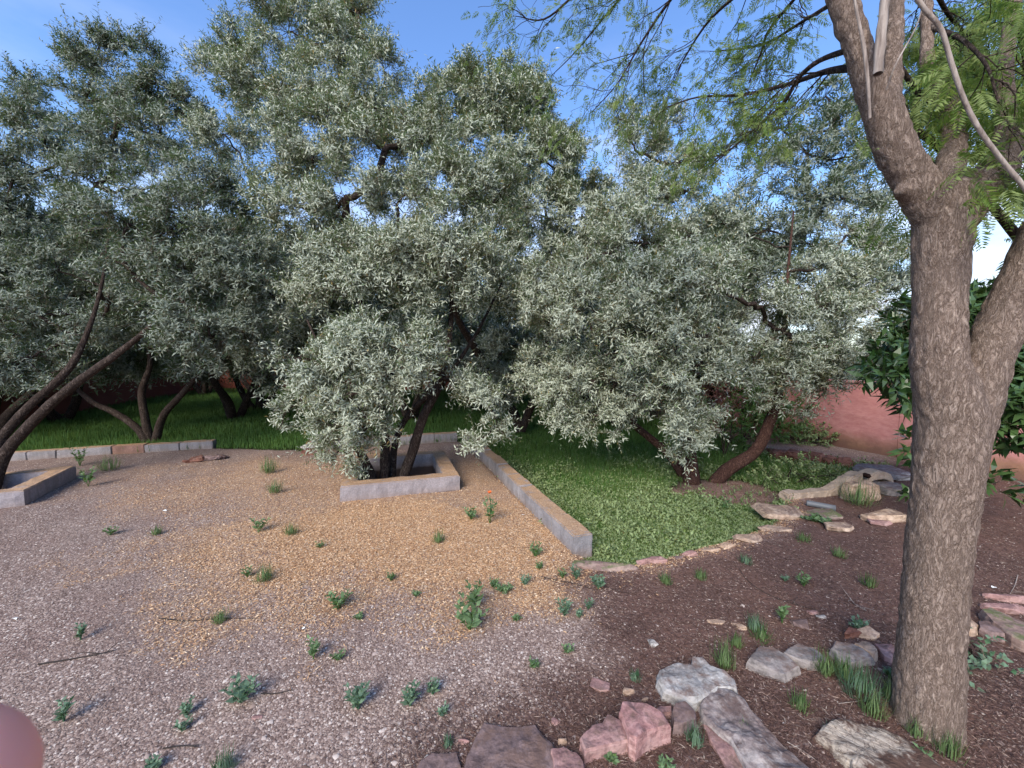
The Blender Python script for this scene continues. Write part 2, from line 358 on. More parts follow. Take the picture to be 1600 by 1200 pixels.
# ------------------------------------------------------------------ leaves
def leaf_quads(g, base, d, n, ln, wd, m=0, cup=.12):
    """base, d (direction), n (facing) : Nx3; ln, wd : N"""
    d = unit(d); s = unit(np.cross(n, d)); n = np.cross(d, s); ln = ln[:, None]; wd = wd[:, None]
    a = base; mid = base + d * ln * .45; tip = base + d * ln - n * ln * cup
    V = np.stack([a, mid + s * wd * .5 + n * wd * .15, tip, mid - s * wd * .5 + n * wd * .15], 1).reshape(-1, 3)
    k = len(base); F = np.arange(4 * k).reshape(k, 4)[:, ::-1]
    F = F[:, [0, 3, 2, 1]]
    g.add(V, F, m)
def sprigs(g, c, a, L_, nl, leaf, wid, r, m=0, tm=1, twig=.0016, droop=.15, spread=.85, upb=.8):
    """c: Nx3 starts, a: Nx3 axes, L_ twig length, nl leaves per twig"""
    n = len(c); a = unit(a); Ls = L_ * (0.6 + .7 * r.random(n)) * np.where(r.random(n) < .06, 1.75, 1)
    e1 = unit(np.cross(a, np.array([.3, .2, 1.]) + .3 * r.standard_normal((n, 3)))); e2 = np.cross(a, e1)
    t = (np.arange(nl) + .5) / nl; t = .12 + .88 * t
    T = t[None, :, None]
    pos = c[:, None] + a[:, None] * Ls[:, None, None] * T + np.array([0, 0, -1.]) * (droop * Ls[:, None, None] * T * T)
    ph = (np.arange(nl) * 2.4)[None] + r.random((n, 1)) * 6.28 + .5 * r.standard_normal((n, nl))
    d = a[:, None] * (1.0 - .25 * spread) + spread * (np.cos(ph)[..., None] * e1[:, None] + np.sin(ph)[..., None] * e2[:, None]) + .22 * r.standard_normal((n, nl, 3))
    nn = a[:, None] * .5 - (np.cos(ph)[..., None] * e1[:, None] + np.sin(ph)[..., None] * e2[:, None]) * .25 + np.array([0, 0, upb]) + .45 * r.standard_normal((n, nl, 3))
    ln = leaf * (.65 + .6 * r.random((n, nl))); 
    leaf_quads(g, pos.reshape(-1, 3), d.reshape(-1, 3), nn.reshape(-1, 3), ln.ravel(), (wid * (.75 + .5 * r.random((n, nl)))).ravel(), m)
    if twig > 0:                          # the shoot itself: a three-sided thin stem
        p0 = c; p1 = c + a * Ls[:, None] * .55 + np.array([0, 0, -1.]) * (droop * .3 * Ls[:, None]); p2 = c + a * Ls[:, None] + np.array([0, 0, -1.]) * (droop * Ls[:, None])
        V = []
        for p, w_ in ((p0, twig), (p1, twig * .8), (p2, twig * .4)):
            for k in range(3):
                an = k * 2.094; V.append(p + (math.cos(an) * e1 + math.sin(an) * e2) * w_)
        V = np.stack(V, 1).reshape(-1, 3); b = (np.arange(n) * 9)[:, None]
        F = [b + np.array([s * 3 + k, s * 3 + (k + 1) % 3, s * 3 + 3 + (k + 1) % 3, s * 3 + 3 + k]) for s in (0, 1) for k in range(3)]
        g.add(V, np.concatenate(F), tm)

def shell(r, n, c, R_, lo=.25):
    d = unit(r.standard_normal((n, 3))); q = (lo + (1 - lo) * r.random(n) ** .5)[:, None]
    return c + d * R_ * q, d
# ------------------------------------------------------------------ olive trees
def grow_tree(stems, clumps, seed, leafmat, barkmat, leaf=.075, wid=.013, dens=1.0, nl=14, Ls=.23, tipr=.0035, sides=6, up=.45, spire=0.0):
    """stems: list of ([points], [radii]); clumps: list of (centre, radius, density). Returns trunk mesh, branches mesh, crown mesh."""
    r = np.random.default_rng(seed)
    trs, br, cr_ = [], Geo(), Geo()
    pos, par, cnt = [], [], []
    stem_ids = []
    for pts, rad in stems:
        pp, rr = smooth_path(pts, rad, 6)
        rr = [q * (1 - .65 * max(0, (i / len(rr) - .6) / .4)) for i, q in enumerate(rr)]
        tr = Geo(); tube(tr, pp, rr, 12, 0, .16, seed); trs.append(tr.mesh('trunk', [barkmat], True))
        ids = []
        for i, q in enumerate(pp):
            pos.append(q); par.append(ids[-1] if ids else -1); ids.append(len(pos) - 1)
        stem_ids.append(ids)
    chains = []
    top = np.mean([s[0][-1] for s in stems], axis=0)
    def connect(c, nseg, wob, zlim=.25, start=None):
        A = np.array(pos); d = np.linalg.norm(A - c, axis=1) + np.where(A[:, 2] > c[2] + zlim, 2.0, 0) 
        low = np.array([0.6 if (j in lowset) else 0 for j in range(len(A))]) if start is None else 0
        j = int(np.argmin(d + low)) if start is None else start
        p0 = A[j]; v = c - p0; Ln = np.linalg.norm(v); mid = p0 + v * .5 + np.array([0, 0, -.10 * Ln if v[2] < 0 else .03 * Ln]) + r.standard_normal(3) * .07 * Ln
        ch = [j]
        for s in range(1, nseg + 1):
            t = s / nseg; q = (1 - t) ** 2 * p0 + 2 * t * (1 - t) * mid + t * t * c + (r.standard_normal(3) * wob * Ln if s < nseg else 0)
            pos.append(q); par.append(ch[-1]); ch.append(len(pos) - 1)
        chains.append(ch); return ch[-1]
    lowset = set(i for ids in stem_ids for i in ids[:int(len(ids) * .6)])
    order = sorted(range(len(clumps)), key=lambda i: np.linalg.norm(np.array(clumps[i][0]) - top))
    nleafnodes = []
    for i in order:
        c, R_, k = clumps[i]; c = np.array(tuple(c), float); R_ = R_ * .84
        e = connect(c, 6, .03); 
        ns = max(4, int(9 + 3 * r.random())) if R_ > .2 else 4
        sub, sdir = shell(r, ns, c, R_ * np.array([1, 1, .85]), .45)
        for sc_, dd in zip(sub, sdir):
            p0 = pos[e]; e2 = connect(sc_, 3, .04, start=e); nleafnodes.append(e2); rs = R_ * (.26 + .24 * r.random())
            n = int(k * dens * 84 * (rs / .25) ** 2 * (.25 / .25)) + 3
            q, d = shell(r, n, sc_, rs * np.array([1, 1, .9]), .05)
            if spire: q[:, 2] += spire * (r.random(n) ** 3) * R_
            out = unit(q - c) 
            ax = .55 * d + .75 * out + np.array([0, 0, up]) + .45 * r.standard_normal((n, 3))
            sprigs(cr_, q - unit(ax) * Ls * .35, ax, Ls, nl, leaf, wid, r, spread=1.0, upb=.6)
    cnt = np.zeros(len(pos))
    for e in nleafnodes: cnt[e] += 1
    for i in range(len(pos) - 1, -1, -1):
        if par[i] >= 0: cnt[par[i]] += cnt[i]
    P_ = np.array(pos)
    for ch in chains:
        rad = [tipr * max(1, cnt[i]) ** .48 for i in ch]
        rad[0] = min(rad[0], rad[1] * 1.15)
        tube(br, P_[ch], rad, sides, 0, .1, 3)
    return trs, br.mesh('branches', [BARK_O], True), cr_.mesh('crown', [leafmat, TWIG], False, seed)
def C(*rows, d0=0, k=1.0):               # rows: (px, py, depth, radius in photo pixels, density)
    out = []
    for q in rows:
        px, py, d, rp = q[:4]; out.append((P(px, py, d), rp * d / FOC, q[4] if len(q) > 4 else k))
    return out
def S(*rows): return ([P(a, b, d) for a, b, d, _ in rows], [q[3] for q in rows])
def olive(label, base, stems, clumps, seed, **kw):
    t = thing('olive_tree', label, 'tree', base, 'olive trees of the grove')
    a, b, c = grow_tree(stems, clumps, seed, **kw)
    for nm, me in [('trunk', q) for q in a] + [('branches', b), ('crown', c)]: link(nm, me, t, base)
    return t

# centre olive, in the square planter
b1 = Vector((-1.50, 4.88, -.26))
olive('silver olive with three stems growing out of the square concrete planter in the centre', b1,
  [S((600, 765, 4.8, .062), (602, 700, 4.8, .058), (598, 640, 4.75, .052), (585, 560, 4.7, .045), (560, 460, 4.8, .04), (540, 350, 4.9, .032)),
   S((622, 768, 4.75, .066), (643, 710, 4.72, .062), (662, 650, 4.7, .056), (690, 590, 4.75, .05), (705, 500, 4.9, .042), (700, 400, 5.0, .03)),
   S((612, 768, 4.9, .05), (618, 690, 4.95, .042), (645, 640, 5.05, .038), (690, 600, 5.2, .034), (745, 520, 5.4, .03), (790, 430, 5.6, .024)),
   S((590, 768, 4.7, .06), (572, 725, 4.62, .055), (540, 660, 4.55, .04), (520, 590, 4.5, .03), (480, 500, 4.6, .025))],
  C((500, 570, 4.15, 44), (560, 545, 4.2, 50), (610, 585, 4.15, 48), (545, 615, 4.15, 46), (575, 665, 4.2, 42), (525, 665, 4.25, 38), (465, 590, 4.35, 30), (447, 640, 4.3, 19), (645, 560, 4.25, 45), (672, 572, 4.25, 30), (655, 535, 4.3, 34), (580, 520, 4.2, 36), (530, 530, 4.2, 36), (560, 640, 4.1, 34), (550, 708, 4.35, 24), (505, 690, 4.35, 22), (465, 560, 4.2, 28), (620, 545, 4.05, 36), (600, 605, 4.15, 30), (640, 590, 4.3, 24), (470, 620, 4.3, 26), (438, 665, 4.3, 11), (552, 738, 4.42, 12), (520, 712, 4.35, 14),
    (750, 610, 4.5, 36), (772, 650, 4.5, 30), (757, 683, 4.5, 22), (722, 595, 4.6, 30), (786, 675, 4.5, 16), (740, 690, 4.5, 12),
    (665, 520, 4.9, 30), (650, 455, 4.6, 40), (590, 430, 4.5, 46), (520, 425, 4.7, 42), (745, 430, 4.8, 55), (640, 400, 4.5, 65), (560, 400, 4.6, 60), (480, 420, 4.8, 62), (700, 370, 4.5, 65), (770, 380, 4.9, 55), (430, 465, 5.0, 42, .7), (400, 400, 5.1, 55),
    (620, 320, 4.7, 65), (540, 310, 4.8, 65), (460, 320, 5.0, 62), (700, 300, 4.7, 60), (390, 310, 5.3, 55), (780, 300, 5.1, 55), (600, 240, 4.9, 65), (510, 220, 5.0, 65), (430, 230, 5.2, 60), (670, 220, 5.1, 55), (570, 160, 5.2, 60), (480, 130, 5.3, 60), (410, 140, 5.5, 52), (350, 210, 5.6, 50), (350, 120, 5.8, 42), (345, 70, 5.9, 26), (600, 110, 5.5, 38), (530, 70, 5.5, 55), (450, 50, 5.6, 55), (500, 0, 5.8, 55), (420, 10, 6.0, 30), (560, 20, 5.8, 35), (600, 170, 5.3, 40), (470, -60, 6, 50), (540, -50, 6, 40), (380, 60, 6, 26)),
  11, leafmat=OLIVE, barkmat=BARK_O, leaf=.058, wid=.0130, dens=1.5)

# left olive: leans out of the planter at the left edge
b2 = Vector((-6.0, 4.35, -.26))
olive('shaded olive leaning to the right out of the planter at the left edge', b2,
  [S((-22, 795, 4.3, .07), (5, 715, 4.45, .062), (60, 650, 4.5, .052), (120, 598, 4.5, .045), (190, 548, 4.5, .038), (245, 500, 4.5, .03), (320, 420, 4.6, .02)),
   S((-28, 790, 4.3, .06), (-5, 700, 4.5, .052), (40, 640, 4.6, .046), (95, 590, 4.7, .04), (128, 540, 4.8, .034), (160, 440, 5.0, .026), (175, 300, 5.2, .02)),
   S((-30, 795, 4.3, .07), (-60, 680, 4.6, .06), (-70, 560, 4.8, .05), (-20, 420, 5.0, .04), (20, 280, 5.2, .03))],
  C((160, 395, 4.4, 30), (200, 350, 4.4, 48), (240, 390, 4.4, 50), (290, 340, 4.5, 52), (300, 420, 4.5, 50), (350, 380, 4.7, 50), (360, 450, 4.7, 48), (300, 490, 4.5, 45), (250, 440, 4.6, 40), (330, 530, 4.6, 38), (280, 540, 4.6, 30), (380, 520, 4.9, 45), (310, 280, 4.9, 50),
    (240, 290, 5.0, 50), (150, 290, 5.2, 55), (180, 210, 5.4, 52), (250, 210, 5.4, 50), (120, 340, 5.3, 45), (200, 140, 5.6, 48), (150, 90, 5.7, 40), (210, 75, 5.8, 34), (110, 90, 5.7, 24), (245, 130, 5.7, 26), (290, 160, 5.8, 34), (130, 160, 5.6, 35), (85, 72, 5.7, 12),
    (60, 200, 5.5, 40, .8), (20, 160, 5.6, 45, .8), (40, 130, 5.7, 28, .8), (60, 270, 5.4, 50, .8), (0, 240, 5.4, 50, .8), (40, 340, 5.3, 50, .9), (-30, 330, 5.2, 55), (20, 420, 5.2, 50, .5), (90, 420, 5.3, 50, .5), (60, 490, 5.0, 50, .5), (0, 500, 4.9, 55, .7), (110, 520, 5.0, 40, .45), (40, 560, 4.8, 45), (0, 590, 4.7, 35), (90, 580, 4.9, 28), (70, 610, 4.7, 14), (-60, 420, 5.0, 60), (170, 470, 5.3, 45, .4)),
  12, leafmat=OLIVE_SHADED, barkmat=BARK_O, leaf=.058, wid=.0130, dens=1.45)

# right olive with the crooked red stem
b4 = G(1092, 756, -.13)
olive('spreading olive with a crooked reddish stem right of the block kerb', b4,
  [S((1082, 762, 5.15, .12), (1078, 725, 5.15, .095), (1072, 680, 5.1, .085), (1050, 600, 5.0, .07), (1030, 500, 5.0, .055), (1010, 400, 5.2, .04), (1000, 300, 5.5, .03)),
   S((1112, 762, 5.2, .10), (1135, 735, 5.15, .085), (1180, 705, 5.1, .075), (1200, 665, 5.1, .068), (1215, 620, 5.1, .055), (1225, 540, 5.2, .045), (1230, 440, 5.4, .035), (1240, 330, 5.6, .025)),
   S((1078, 758, 5.25, .07), (1040, 705, 5.4, .055), (985, 658, 5.6, .048), (950, 600, 5.7, .04), (920, 500, 5.8, .03))],
  C((1080, 690, 4.6, 30), (1060, 650, 4.5, 40), (1100, 640, 4.6, 45), (1040, 600, 4.4, 50), (1090, 570, 4.4, 55), (1130, 520, 4.5, 50), (1050, 520, 4.3, 58), (980, 520, 4.3, 58), (920, 480, 4.4, 58), (990, 450, 4.3, 60), (1070, 440, 4.4, 60), (1130, 440, 4.6, 50), (860, 490, 4.7, 48), (850, 440, 4.7, 48), (920, 400, 4.7, 55), (1000, 380, 4.7, 58), (1080, 370, 4.8, 55), (1063, 715, 4.6, 14),
    (960, 600, 4.7, 45), (900, 580, 4.7, 45), (870, 620, 4.8, 38), (880, 660, 4.8, 26), (930, 650, 4.8, 34), (980, 640, 4.7, 32), (840, 570, 5.0, 38), (965, 672, 4.8, 18), (905, 560, 4.9, 40), (1010, 570, 4.8, 45),
    (1180, 560, 4.9, 40), (1230, 520, 4.8, 48), (1280, 540, 4.8, 42), (1240, 590, 4.8, 42), (1295, 600, 4.9, 32), (1210, 620, 4.9, 28), (1280, 480, 4.9, 42), (1190, 480, 4.9, 42), (1330, 500, 5.0, 38), (1350, 440, 5.2, 40), (1280, 420, 5.2, 42, .8), (1260, 640, 4.9, 20), (1370, 390, 5.4, 38, .7), (1310, 570, 4.9, 30), (1330, 360, 5.5, 32, .6),
    (1010, 310, 5.3, 50, .9), (1070, 300, 5.4, 45, .8), (960, 330, 5.2, 45, .9), (1000, 240, 5.6, 42, .8), (1040, 200, 5.7, 32, .8), (985, 190, 5.7, 26, .8), (1060, 250, 5.6, 32, .7), (960, 170, 5.8, 10, .8), (1130, 350, 5.4, 42, .7)),
  13, leafmat=OLIVE, barkmat=BARK_R, leaf=.058, wid=.0130, dens=1.45)

# olive behind, centre right
b5 = Vector((.15, 8.2, -.13))
olive('tall olive behind the centre tree, its round top against the sky', b5,
  [S((812, 672, 8.2, .11), (800, 640, 8.1, .09), (775, 600, 8.0, .08), (740, 540, 7.6, .07), (712, 480, 7.2, .06), (730, 380, 7.0, .05), (760, 280, 7.0, .04)),
   S((815, 672, 8.2, .09), (835, 620, 8.0, .08), (850, 560, 7.8, .07), (860, 440, 7.4, .055), (850, 300, 7.0, .04))],
  C((700, 170, 6.3, 52), (750, 150, 6.3, 52), (800, 160, 6.3, 50), (840, 190, 6.5, 45), (720, 230, 6.2, 58), (790, 230, 6.1, 60), (850, 250, 6.3, 50), (760, 120, 6.5, 32), (805, 118, 6.5, 28), (700, 130, 6.6, 24), (880, 230, 6.6, 34), (900, 290, 6.6, 38), (830, 320, 6.3, 55), (780, 310, 6.4, 50), (890, 350, 6.5, 48), (840, 400, 6.4, 50), (930, 300, 6.8, 30, .8), (900, 420, 6.6, 50), (800, 450, 6.6, 50), (740, 430, 6.8, 50), (860, 500, 6.8, 45), (800, 540, 7.2, 45), (760, 590, 7.4, 40), (850, 130, 6.6, 20), (665, 200, 6.4, 40), (900, 210, 6.7, 18, .8), (930, 360, 6.8, 40), (780, 610, 7.6, 34), (870, 590, 7.4, 40)),
  14, leafmat=OLIVE, barkmat=BARK_O, leaf=.075, wid=.017, dens=1.1)

# olive behind, far right: thin and open
b6 = Vector((5.1, 8.4, -.05))
olive('thin open olive behind, sky showing through beside the big trunk', b6,
  [S((1165, 675, 8.4, .09), (1185, 600, 8.3, .08), (1215, 500, 8.0, .06), (1250, 400, 7.8, .05), (1262, 300, 7.8, .035), (1262, 210, 7.8, .02)),
   S((1165, 675, 8.4, .08), (1150, 560, 8.2, .06), (1140, 420, 8.0, .045), (1150, 300, 8.0, .03))],
  C((1260, 240, 7.6, 44, .5), (1220, 200, 7.7, 40, .45), (1300, 200, 7.6, 42, .5), (1340, 240, 7.5, 42, .55), (1200, 270, 7.7, 44, .5), (1260, 310, 7.4, 48, .6), (1320, 310, 7.3, 46, .65), (1370, 300, 7.3, 42, .6), (1380, 220, 7.5, 38, .45), (1150, 210, 7.9, 34, .45), (1110, 250, 7.9, 30, .45), (1140, 320, 7.7, 44, .6), (1200, 360, 7.4, 48, .7), (1120, 390, 7.5, 44, .8), (1260, 380, 7.2, 48, .8), (1330, 390, 7.2, 46, .8), (1390, 380, 7.2, 40, .7), (1290, 150, 7.8, 28, .4), (1350, 160, 7.7, 30, .4), (1190, 420, 7.4, 44), (1400, 450, 7.4, 44), (1250, 460, 7.5, 44), (1320, 460, 7.5, 44), (1390, 520, 7.6, 40), (1330, 540, 7.6, 36), (1160, 480, 7.6, 42), (1170, 560, 7.8, 36), (1230, 560, 8, 40)),
  15, leafmat=OLIVE_SHADED, barkmat=BARK_O, leaf=.10, wid=.020, dens=.62)

# olive behind, left
b3 = G(236, 692, -.03)
olive('many stemmed olive behind the low block wall at the left', b3,
  [S((232, 696, 6.9, 0.065), (215, 670, 6.9, 0.058), (180, 645, 6.9, 0.052), (140, 625, 6.9, 0.043), (100, 580, 7.0, 0.032), (80, 500, 7.1, 0.025)),
   S((236, 696, 6.95, 0.068), (226, 650, 6.95, 0.061), (222, 610, 7.0, 0.054), (235, 560, 7.0, 0.040), (215, 480, 7.0, 0.032), (200, 400, 7.1, 0.022)),
   S((242, 696, 6.9, 0.065), (255, 650, 6.85, 0.058), (285, 615, 6.8, 0.050), (320, 570, 6.8, 0.040), (350, 500, 6.8, 0.032), (360, 400, 7.0, 0.022))],
  C((60, 420, 6.8, 44), (110, 460, 6.8, 44), (60, 520, 6.8, 44), (170, 420, 6.8, 44), (220, 460, 6.8, 42), (180, 510, 6.9, 38), (250, 520, 6.9, 38), (300, 560, 6.8, 32), (360, 560, 6.8, 32), (400, 540, 6.9, 34), (350, 480, 6.8, 44), (410, 470, 6.9, 44), (10, 470, 6.9, 44), (90, 380, 7.0, 40, .7), (160, 350, 7.0, 40, .8), (100, 580, 7.0, 26), (20, 580, 7.0, 30), (290, 470, 6.9, 44), (420, 590, 7.2, 24), (20, 380, 7, 40, .7), (230, 380, 7, 40)),
  16, leafmat=OLIVE_SHADED, barkmat=BARK_O, leaf=.10, wid=.020, dens=.62)

# generic grove trees farther back: three built, the others copies
def generic(seed, label, base, h=4.6, spread=2.1):
    r = np.random.default_rng(seed); stems = []; clumps = []
    base = Vector(base)
    for k in range(3):
        a = k * 2.1 + r.random() * 1.2; rr = .5 + .5 * r.random(); pts = []
        for i, (q, z) in enumerate(((.04, -.1), (.3, .45), (.6, 1.0), (.8, 1.8), (1.0, 2.7))):
            pts.append(base + Vector((math.cos(a) * rr * q * 1.5 + r.normal() * .05, math.sin(a) * rr * q * 1.5 + r.normal() * .05, z)))
        stems.append((pts, [.10, .085, .07, .055, .035]))
    for k in range(34):
        z = 1.35 + (h - 1.35) * r.random(); q = math.sqrt(max(.05, 1 - ((z - 2.6) / (h - 2.3)) ** 2 if z > 2.6 else .8)) * spread
        a = r.random() * 6.283; q *= .35 + .65 * math.sqrt(r.random())
        clumps.append((base + Vector((math.cos(a) * q, math.sin(a) * q, z)), .42 + .18 * r.random(), 1.0))
    return olive(label, base, stems, clumps, seed, leafmat=OLIVE_SHADED, barkmat=BARK_O, leaf=.12, wid=.026, dens=.36, nl=10, Ls=.32)
def copy_tree(src, label, loc, rz, s=1.0):
    o = src.copy(); col.objects.link(o); o.location = loc; o.rotation_euler.z = rz; o.scale = (s, s, s); o['label'] = label
    for ch in src.children:
        c2 = ch.copy(); col.objects.link(c2); c2.parent = o
    return o
gA = generic(31, 'second row olive fanning its stems from the grass past the low wall end', G(368, 655, -.03))
gB = generic(32, 'far olive seen between the hanging left branches', Vector((-9.3, 14.0, -.03)))
gC = generic(33, 'olive directly behind the centre planter tree, in its shade', Vector((-2.6, 9.6, -.03)))
for src, lab, loc, rz, s in (
    (gA, 'olive far behind the kerb, trunk low in the dark grass', (2.0, 11.3, -.13), 1.9, 1.0),
    (gB, 'olive at the foot of the pink wall, behind the crooked stem', (4.3, 11.2, -.05), 2.6, .95),
    (gB, 'middle row olive behind the gap between the two low walls', (-4.7, 10.6, -.03), 2.2, 1.0),
    (gA, 'olive in the middle row right behind the round topped tree', (-.9, 11.2, -.05), 4.9, 1.05),
    (gC, 'olive in the middle row, behind the hanging curtain right of the kerb', (2.6, 8.9, -.13), 3.3, .95),
    (gA, 'olive close to the pink wall, behind the reddish leaved shrub', (4.35, 9.0, -.05), 5.4, .92),
    (gC, 'olive between the second row and the back row at the left', (-7.6, 11.4, -.03), 1.1, 1.0),
    (gC, 'olive by the dark red wall at the far left', (-11.0, 9.3, -.03), 4.0, 1.0),
    (gA, 'olive between the far left wall and the leaning trunk', (-9.6, 6.9, -.03), 3.0, .95),
    (gB, 'olive in the back row, left of the centre tree', (-5.2, 13.0, -.03), .8, 1.05),
    (gC, 'olive in the back row behind the centre tree', (-.6, 13.8, -.05), 5.1, 1.0),
    (gA, 'olive at the back wall, behind the far left trunks', (-12.3, 15.4, -.03), 4.4, 1.1),
    (gB, 'olive at the back wall, farthest in the middle of the grove', (-3.2, 17.0, -.03), 5.6, 1.1),
    (gC, 'olive right of the pink wall end, in the back corner', (1.0, 17.2, -.05), 1.2, 1.1),
    (gB, 'olive in the far row, second from the left wall', (-8.0, 17.8, -.03), 3.6, 1.1)):
    copy_tree(src, lab, loc, rz, s)

# ------------------------------------------------------------------ feathery tree at the right
bA = G(1445, 1178)
ft = thing('feather_leaf_tree', 'big forked tree with furrowed brown bark and feathery leaves on the right', 'tree', bA)
tg = Geo()
def limb(rows, sides=20, k=6):
    pts, rad = smooth_path([P(a, b, d) for a, b, d, _ in rows], [q[3] for q in rows], k); tube(tg, pts, rad, sides, 0, .03, 5, True)
limb([(1438, 1235, 1.50, .15), (1441, 1190, 1.51, .136), (1447, 1130, 1.53, .110), (1455, 1000, 1.54, .100), (1462, 900, 1.55, .098), (1473, 800, 1.55, .100), (1484, 700, 1.55, .108), (1484, 640, 1.55, .104), (1468, 560, 1.55, .080), (1467, 470, 1.55, .078), (1469, 400, 1.55, .080), (1474, 340, 1.55, .086), (1480, 295, 1.55, .075)])
limb([(1500, 690, 1.55, .08), (1524, 620, 1.54, .074), (1550, 545, 1.53, .068), (1586, 460, 1.52, .066), (1630, 370, 1.5, .064), (1700, 250, 1.5, .06), (1760, 120, 1.5, .05)])
limb([(1468, 345, 1.55, .07), (1430, 285, 1.55, .064), (1400, 235, 1.55, .060), (1378, 180, 1.55, .055), (1352, 110, 1.55, .043), (1332, 50, 1.55, .041), (1312, -10, 1.56, .038), (1285, -90, 1.58, .035), (1240, -220, 1.65, .028)])
limb([(1385, 200, 1.55, .05), (1390, 150, 1.57, .036), (1395, 90, 1.60, .026), (1400, 20, 1.63, .022), (1410, -60, 1.65, .02)])
limb([(1478, 330, 1.56, .06), (1484, 265, 1.62, .045), (1489, 215, 1.68, .036), (1482, 160, 1.74, .034), (1468, 132, 1.78, .026), (1450, 105, 1.8, .022), (1448, 40, 1.85, .02), (1450, -40, 1.9, .016)])
limb([(1490, 345, 1.55, .07), (1525, 300, 1.55, .068), (1555, 268, 1.56, .058), (1568, 238, 1.6, .038), (1572, 190, 1.66, .028), (1570, 110, 1.72, .025), (1582, 20, 1.8, .022), (1590, -60, 1.8, .02)])
limb([(1545, 275, 1.55, .05), (1580, 240, 1.55, .032), (1630, 170, 1.55, .028), (1690, 80, 1.5, .025)])
limb([(1360, 100, 1.56, .02), (1356, 70, 1.56, .018)], 10)
limb([(1440, 305, 1.55, .055), (1412, 300, 1.54, .030), (1405, 296, 1.53, .020)], 12)      # burl at the crotch
tm_ = tg.mesh('trunk', [BARK_A], True)
tmp = bpy.data.objects.new('tmp', tm_); col.objects.link(tmp)
md = tmp.modifiers.new('r', 'REMESH'); md.mode = 'VOXEL'; md.voxel_size = .0085; md.use_smooth_shade = True
ms_ = tmp.modifiers.new('s', 'SMOOTH'); ms_.iterations = 6; ms_.factor = .5
me_ = bpy.data.meshes.new_from_object(tmp.evaluated_get(bpy.context.evaluated_depsgraph_get()))
bpy.data.objects.remove(tmp)
nv = len(me_.vertices); co = np.empty(nv * 3, np.float32); me_.vertices.foreach_get('co', co); co = co.reshape(-1, 3)
no = np.empty(nv * 3, np.float32); me_.vertices.foreach_get('normal', no); no = no.reshape(-1, 3)
disp = np.array([mnoise.noise(Vector((float(a) * 9, float(b) * 9, float(c_) * 5))) * .006 + abs(mnoise.noise(Vector((float(a) * 42, float(b) * 42, float(c_) * 15)))) * .0100 for a, b, c_ in co])
co = co + no * disp[:, None]; me_.vertices.foreach_set('co', co.ravel().astype(np.float32)); me_.update()
me_.materials.clear(); me_.materials.append(BARK_A); me_.polygons.foreach_set('use_smooth', [True] * len(me_.polygons))
link('trunk', me_, ft, bA)

bg_, fg_ = Geo(), Geo()
rA = np.random.default_rng(77)
tips = []
def limb2(rows, m=0, sides=8, lump=.06):
    pts, rad = smooth_path([P(a, b, d) for a, b, d, _ in rows], [q[3] * .78 for q in rows], 5); tube(bg_, pts, rad, sides, m, lump, 5); return pts, rad
def twigs(path, rad, n, ln, depth, gdir, leafy):
    """side shoots with a zigzag, hanging out to one side"""
    p = np.array(path)
    for i in range(n):
        j = int((.15 + .85 * rA.random()) * (len(p) - 1)); j = max(1, j)
        t = unit(p[j] - p[j - 1]); d = unit(t * .8 + unit(rA.standard_normal(3)) * .75 + np.array(gdir) * .45)
        L_ = ln * (.5 + .8 * rA.random()); seg = 6; q = p[j].copy(); pts = [q.copy()]
        for s in range(seg):
            d = unit(d + rA.standard_normal(3) * .24 + np.array([0, 0, -.06])); q = q + d * L_ / seg; pts.append(q.copy())
        r0 = min(rad[j] * .5, .0040 * (ln / .5)); rr = np.linspace(r0, max(.0012, r0 * .35), seg + 1)
        tube(bg_, pts, rr, 5 if depth > 0 else 4, 0, .1, i)
        if depth > 0: twigs(pts, rr, 4 + int(3 * rA.random()), ln * .52, depth - 1, gdir, leafy)
        if rA.random() < leafy: tips.append((pts[-1], d))
        if depth == 0:
            for s in range(2, seg):
                if rA.random() < leafy * .55: tips.append((pts[s], unit(d + rA.standard_normal(3) * .8)))
W_ = (-1, .15, -.15)
for rows, n, ln in (
  ([(1335, 75, 1.55, .016), (1280, 95, 1.7, .013), (1247, 123, 1.8, .011), (1223, 163, 1.9, .009), (1180, 200, 2.0, .007), (1140, 235, 2.1, .005), (1110, 260, 2.15, .003)], 9, .34),
  ([(1345, 105, 1.55, .020), (1290, 112, 1.75, .016), (1230, 132, 2.0, .013), (1160, 148, 2.3, .010), (1090, 152, 2.6, .007), (1040, 168, 2.8, .004)], 16, .46),
  ([(1290, -60, 1.7, .012), (1240, 0, 2.2, .011), (1200, 50, 2.4, .010), (1190, 80, 2.45, .008), (1170, 130, 2.5, .004)], 12, .36),
  ([(1250, -200, 1.65, .022), (1170, -120, 2.0, .018), (1090, -50, 2.3, .014), (1040, 10, 2.5, .011), (1000, 70, 2.6, .008), (965, 130, 2.7, .005), (925, 175, 2.75, .003)], 15, .48),
  ([(1260, -220, 1.7, .022), (1120, -170, 2.2, .018), (980, -80, 2.5, .014), (900, -10, 2.7, .010), (850, 30, 2.8, .007), (805, 25, 2.85, .003)], 15, .5),
  ([(1120, -170, 2.2, .016), (1020, -60, 2.6, .012), (950, 20, 2.8, .008), (900, 80, 2.9, .005), (860, 120, 3.0, .003)], 12, .44),
  ([(1280, -100, 1.8, .018), (1180, -30, 2.3, .014), (1110, 30, 2.6, .01), (1070, 90, 2.8, .006), (1050, 130, 2.9, .003)], 12, .42),
  ([(1310, 0, 1.7, .014), (1260, 30, 2.1, .010), (1190, 70, 2.5, .008), (1120, 80, 2.8, .005)], 11, .4)):
    pts, rad = limb2(rows); twigs(pts, rad, int(n * .8), ln, 1, W_, .7)
left_tips = list(tips); tips.clear()
E_ = (.2, .1, -.3)
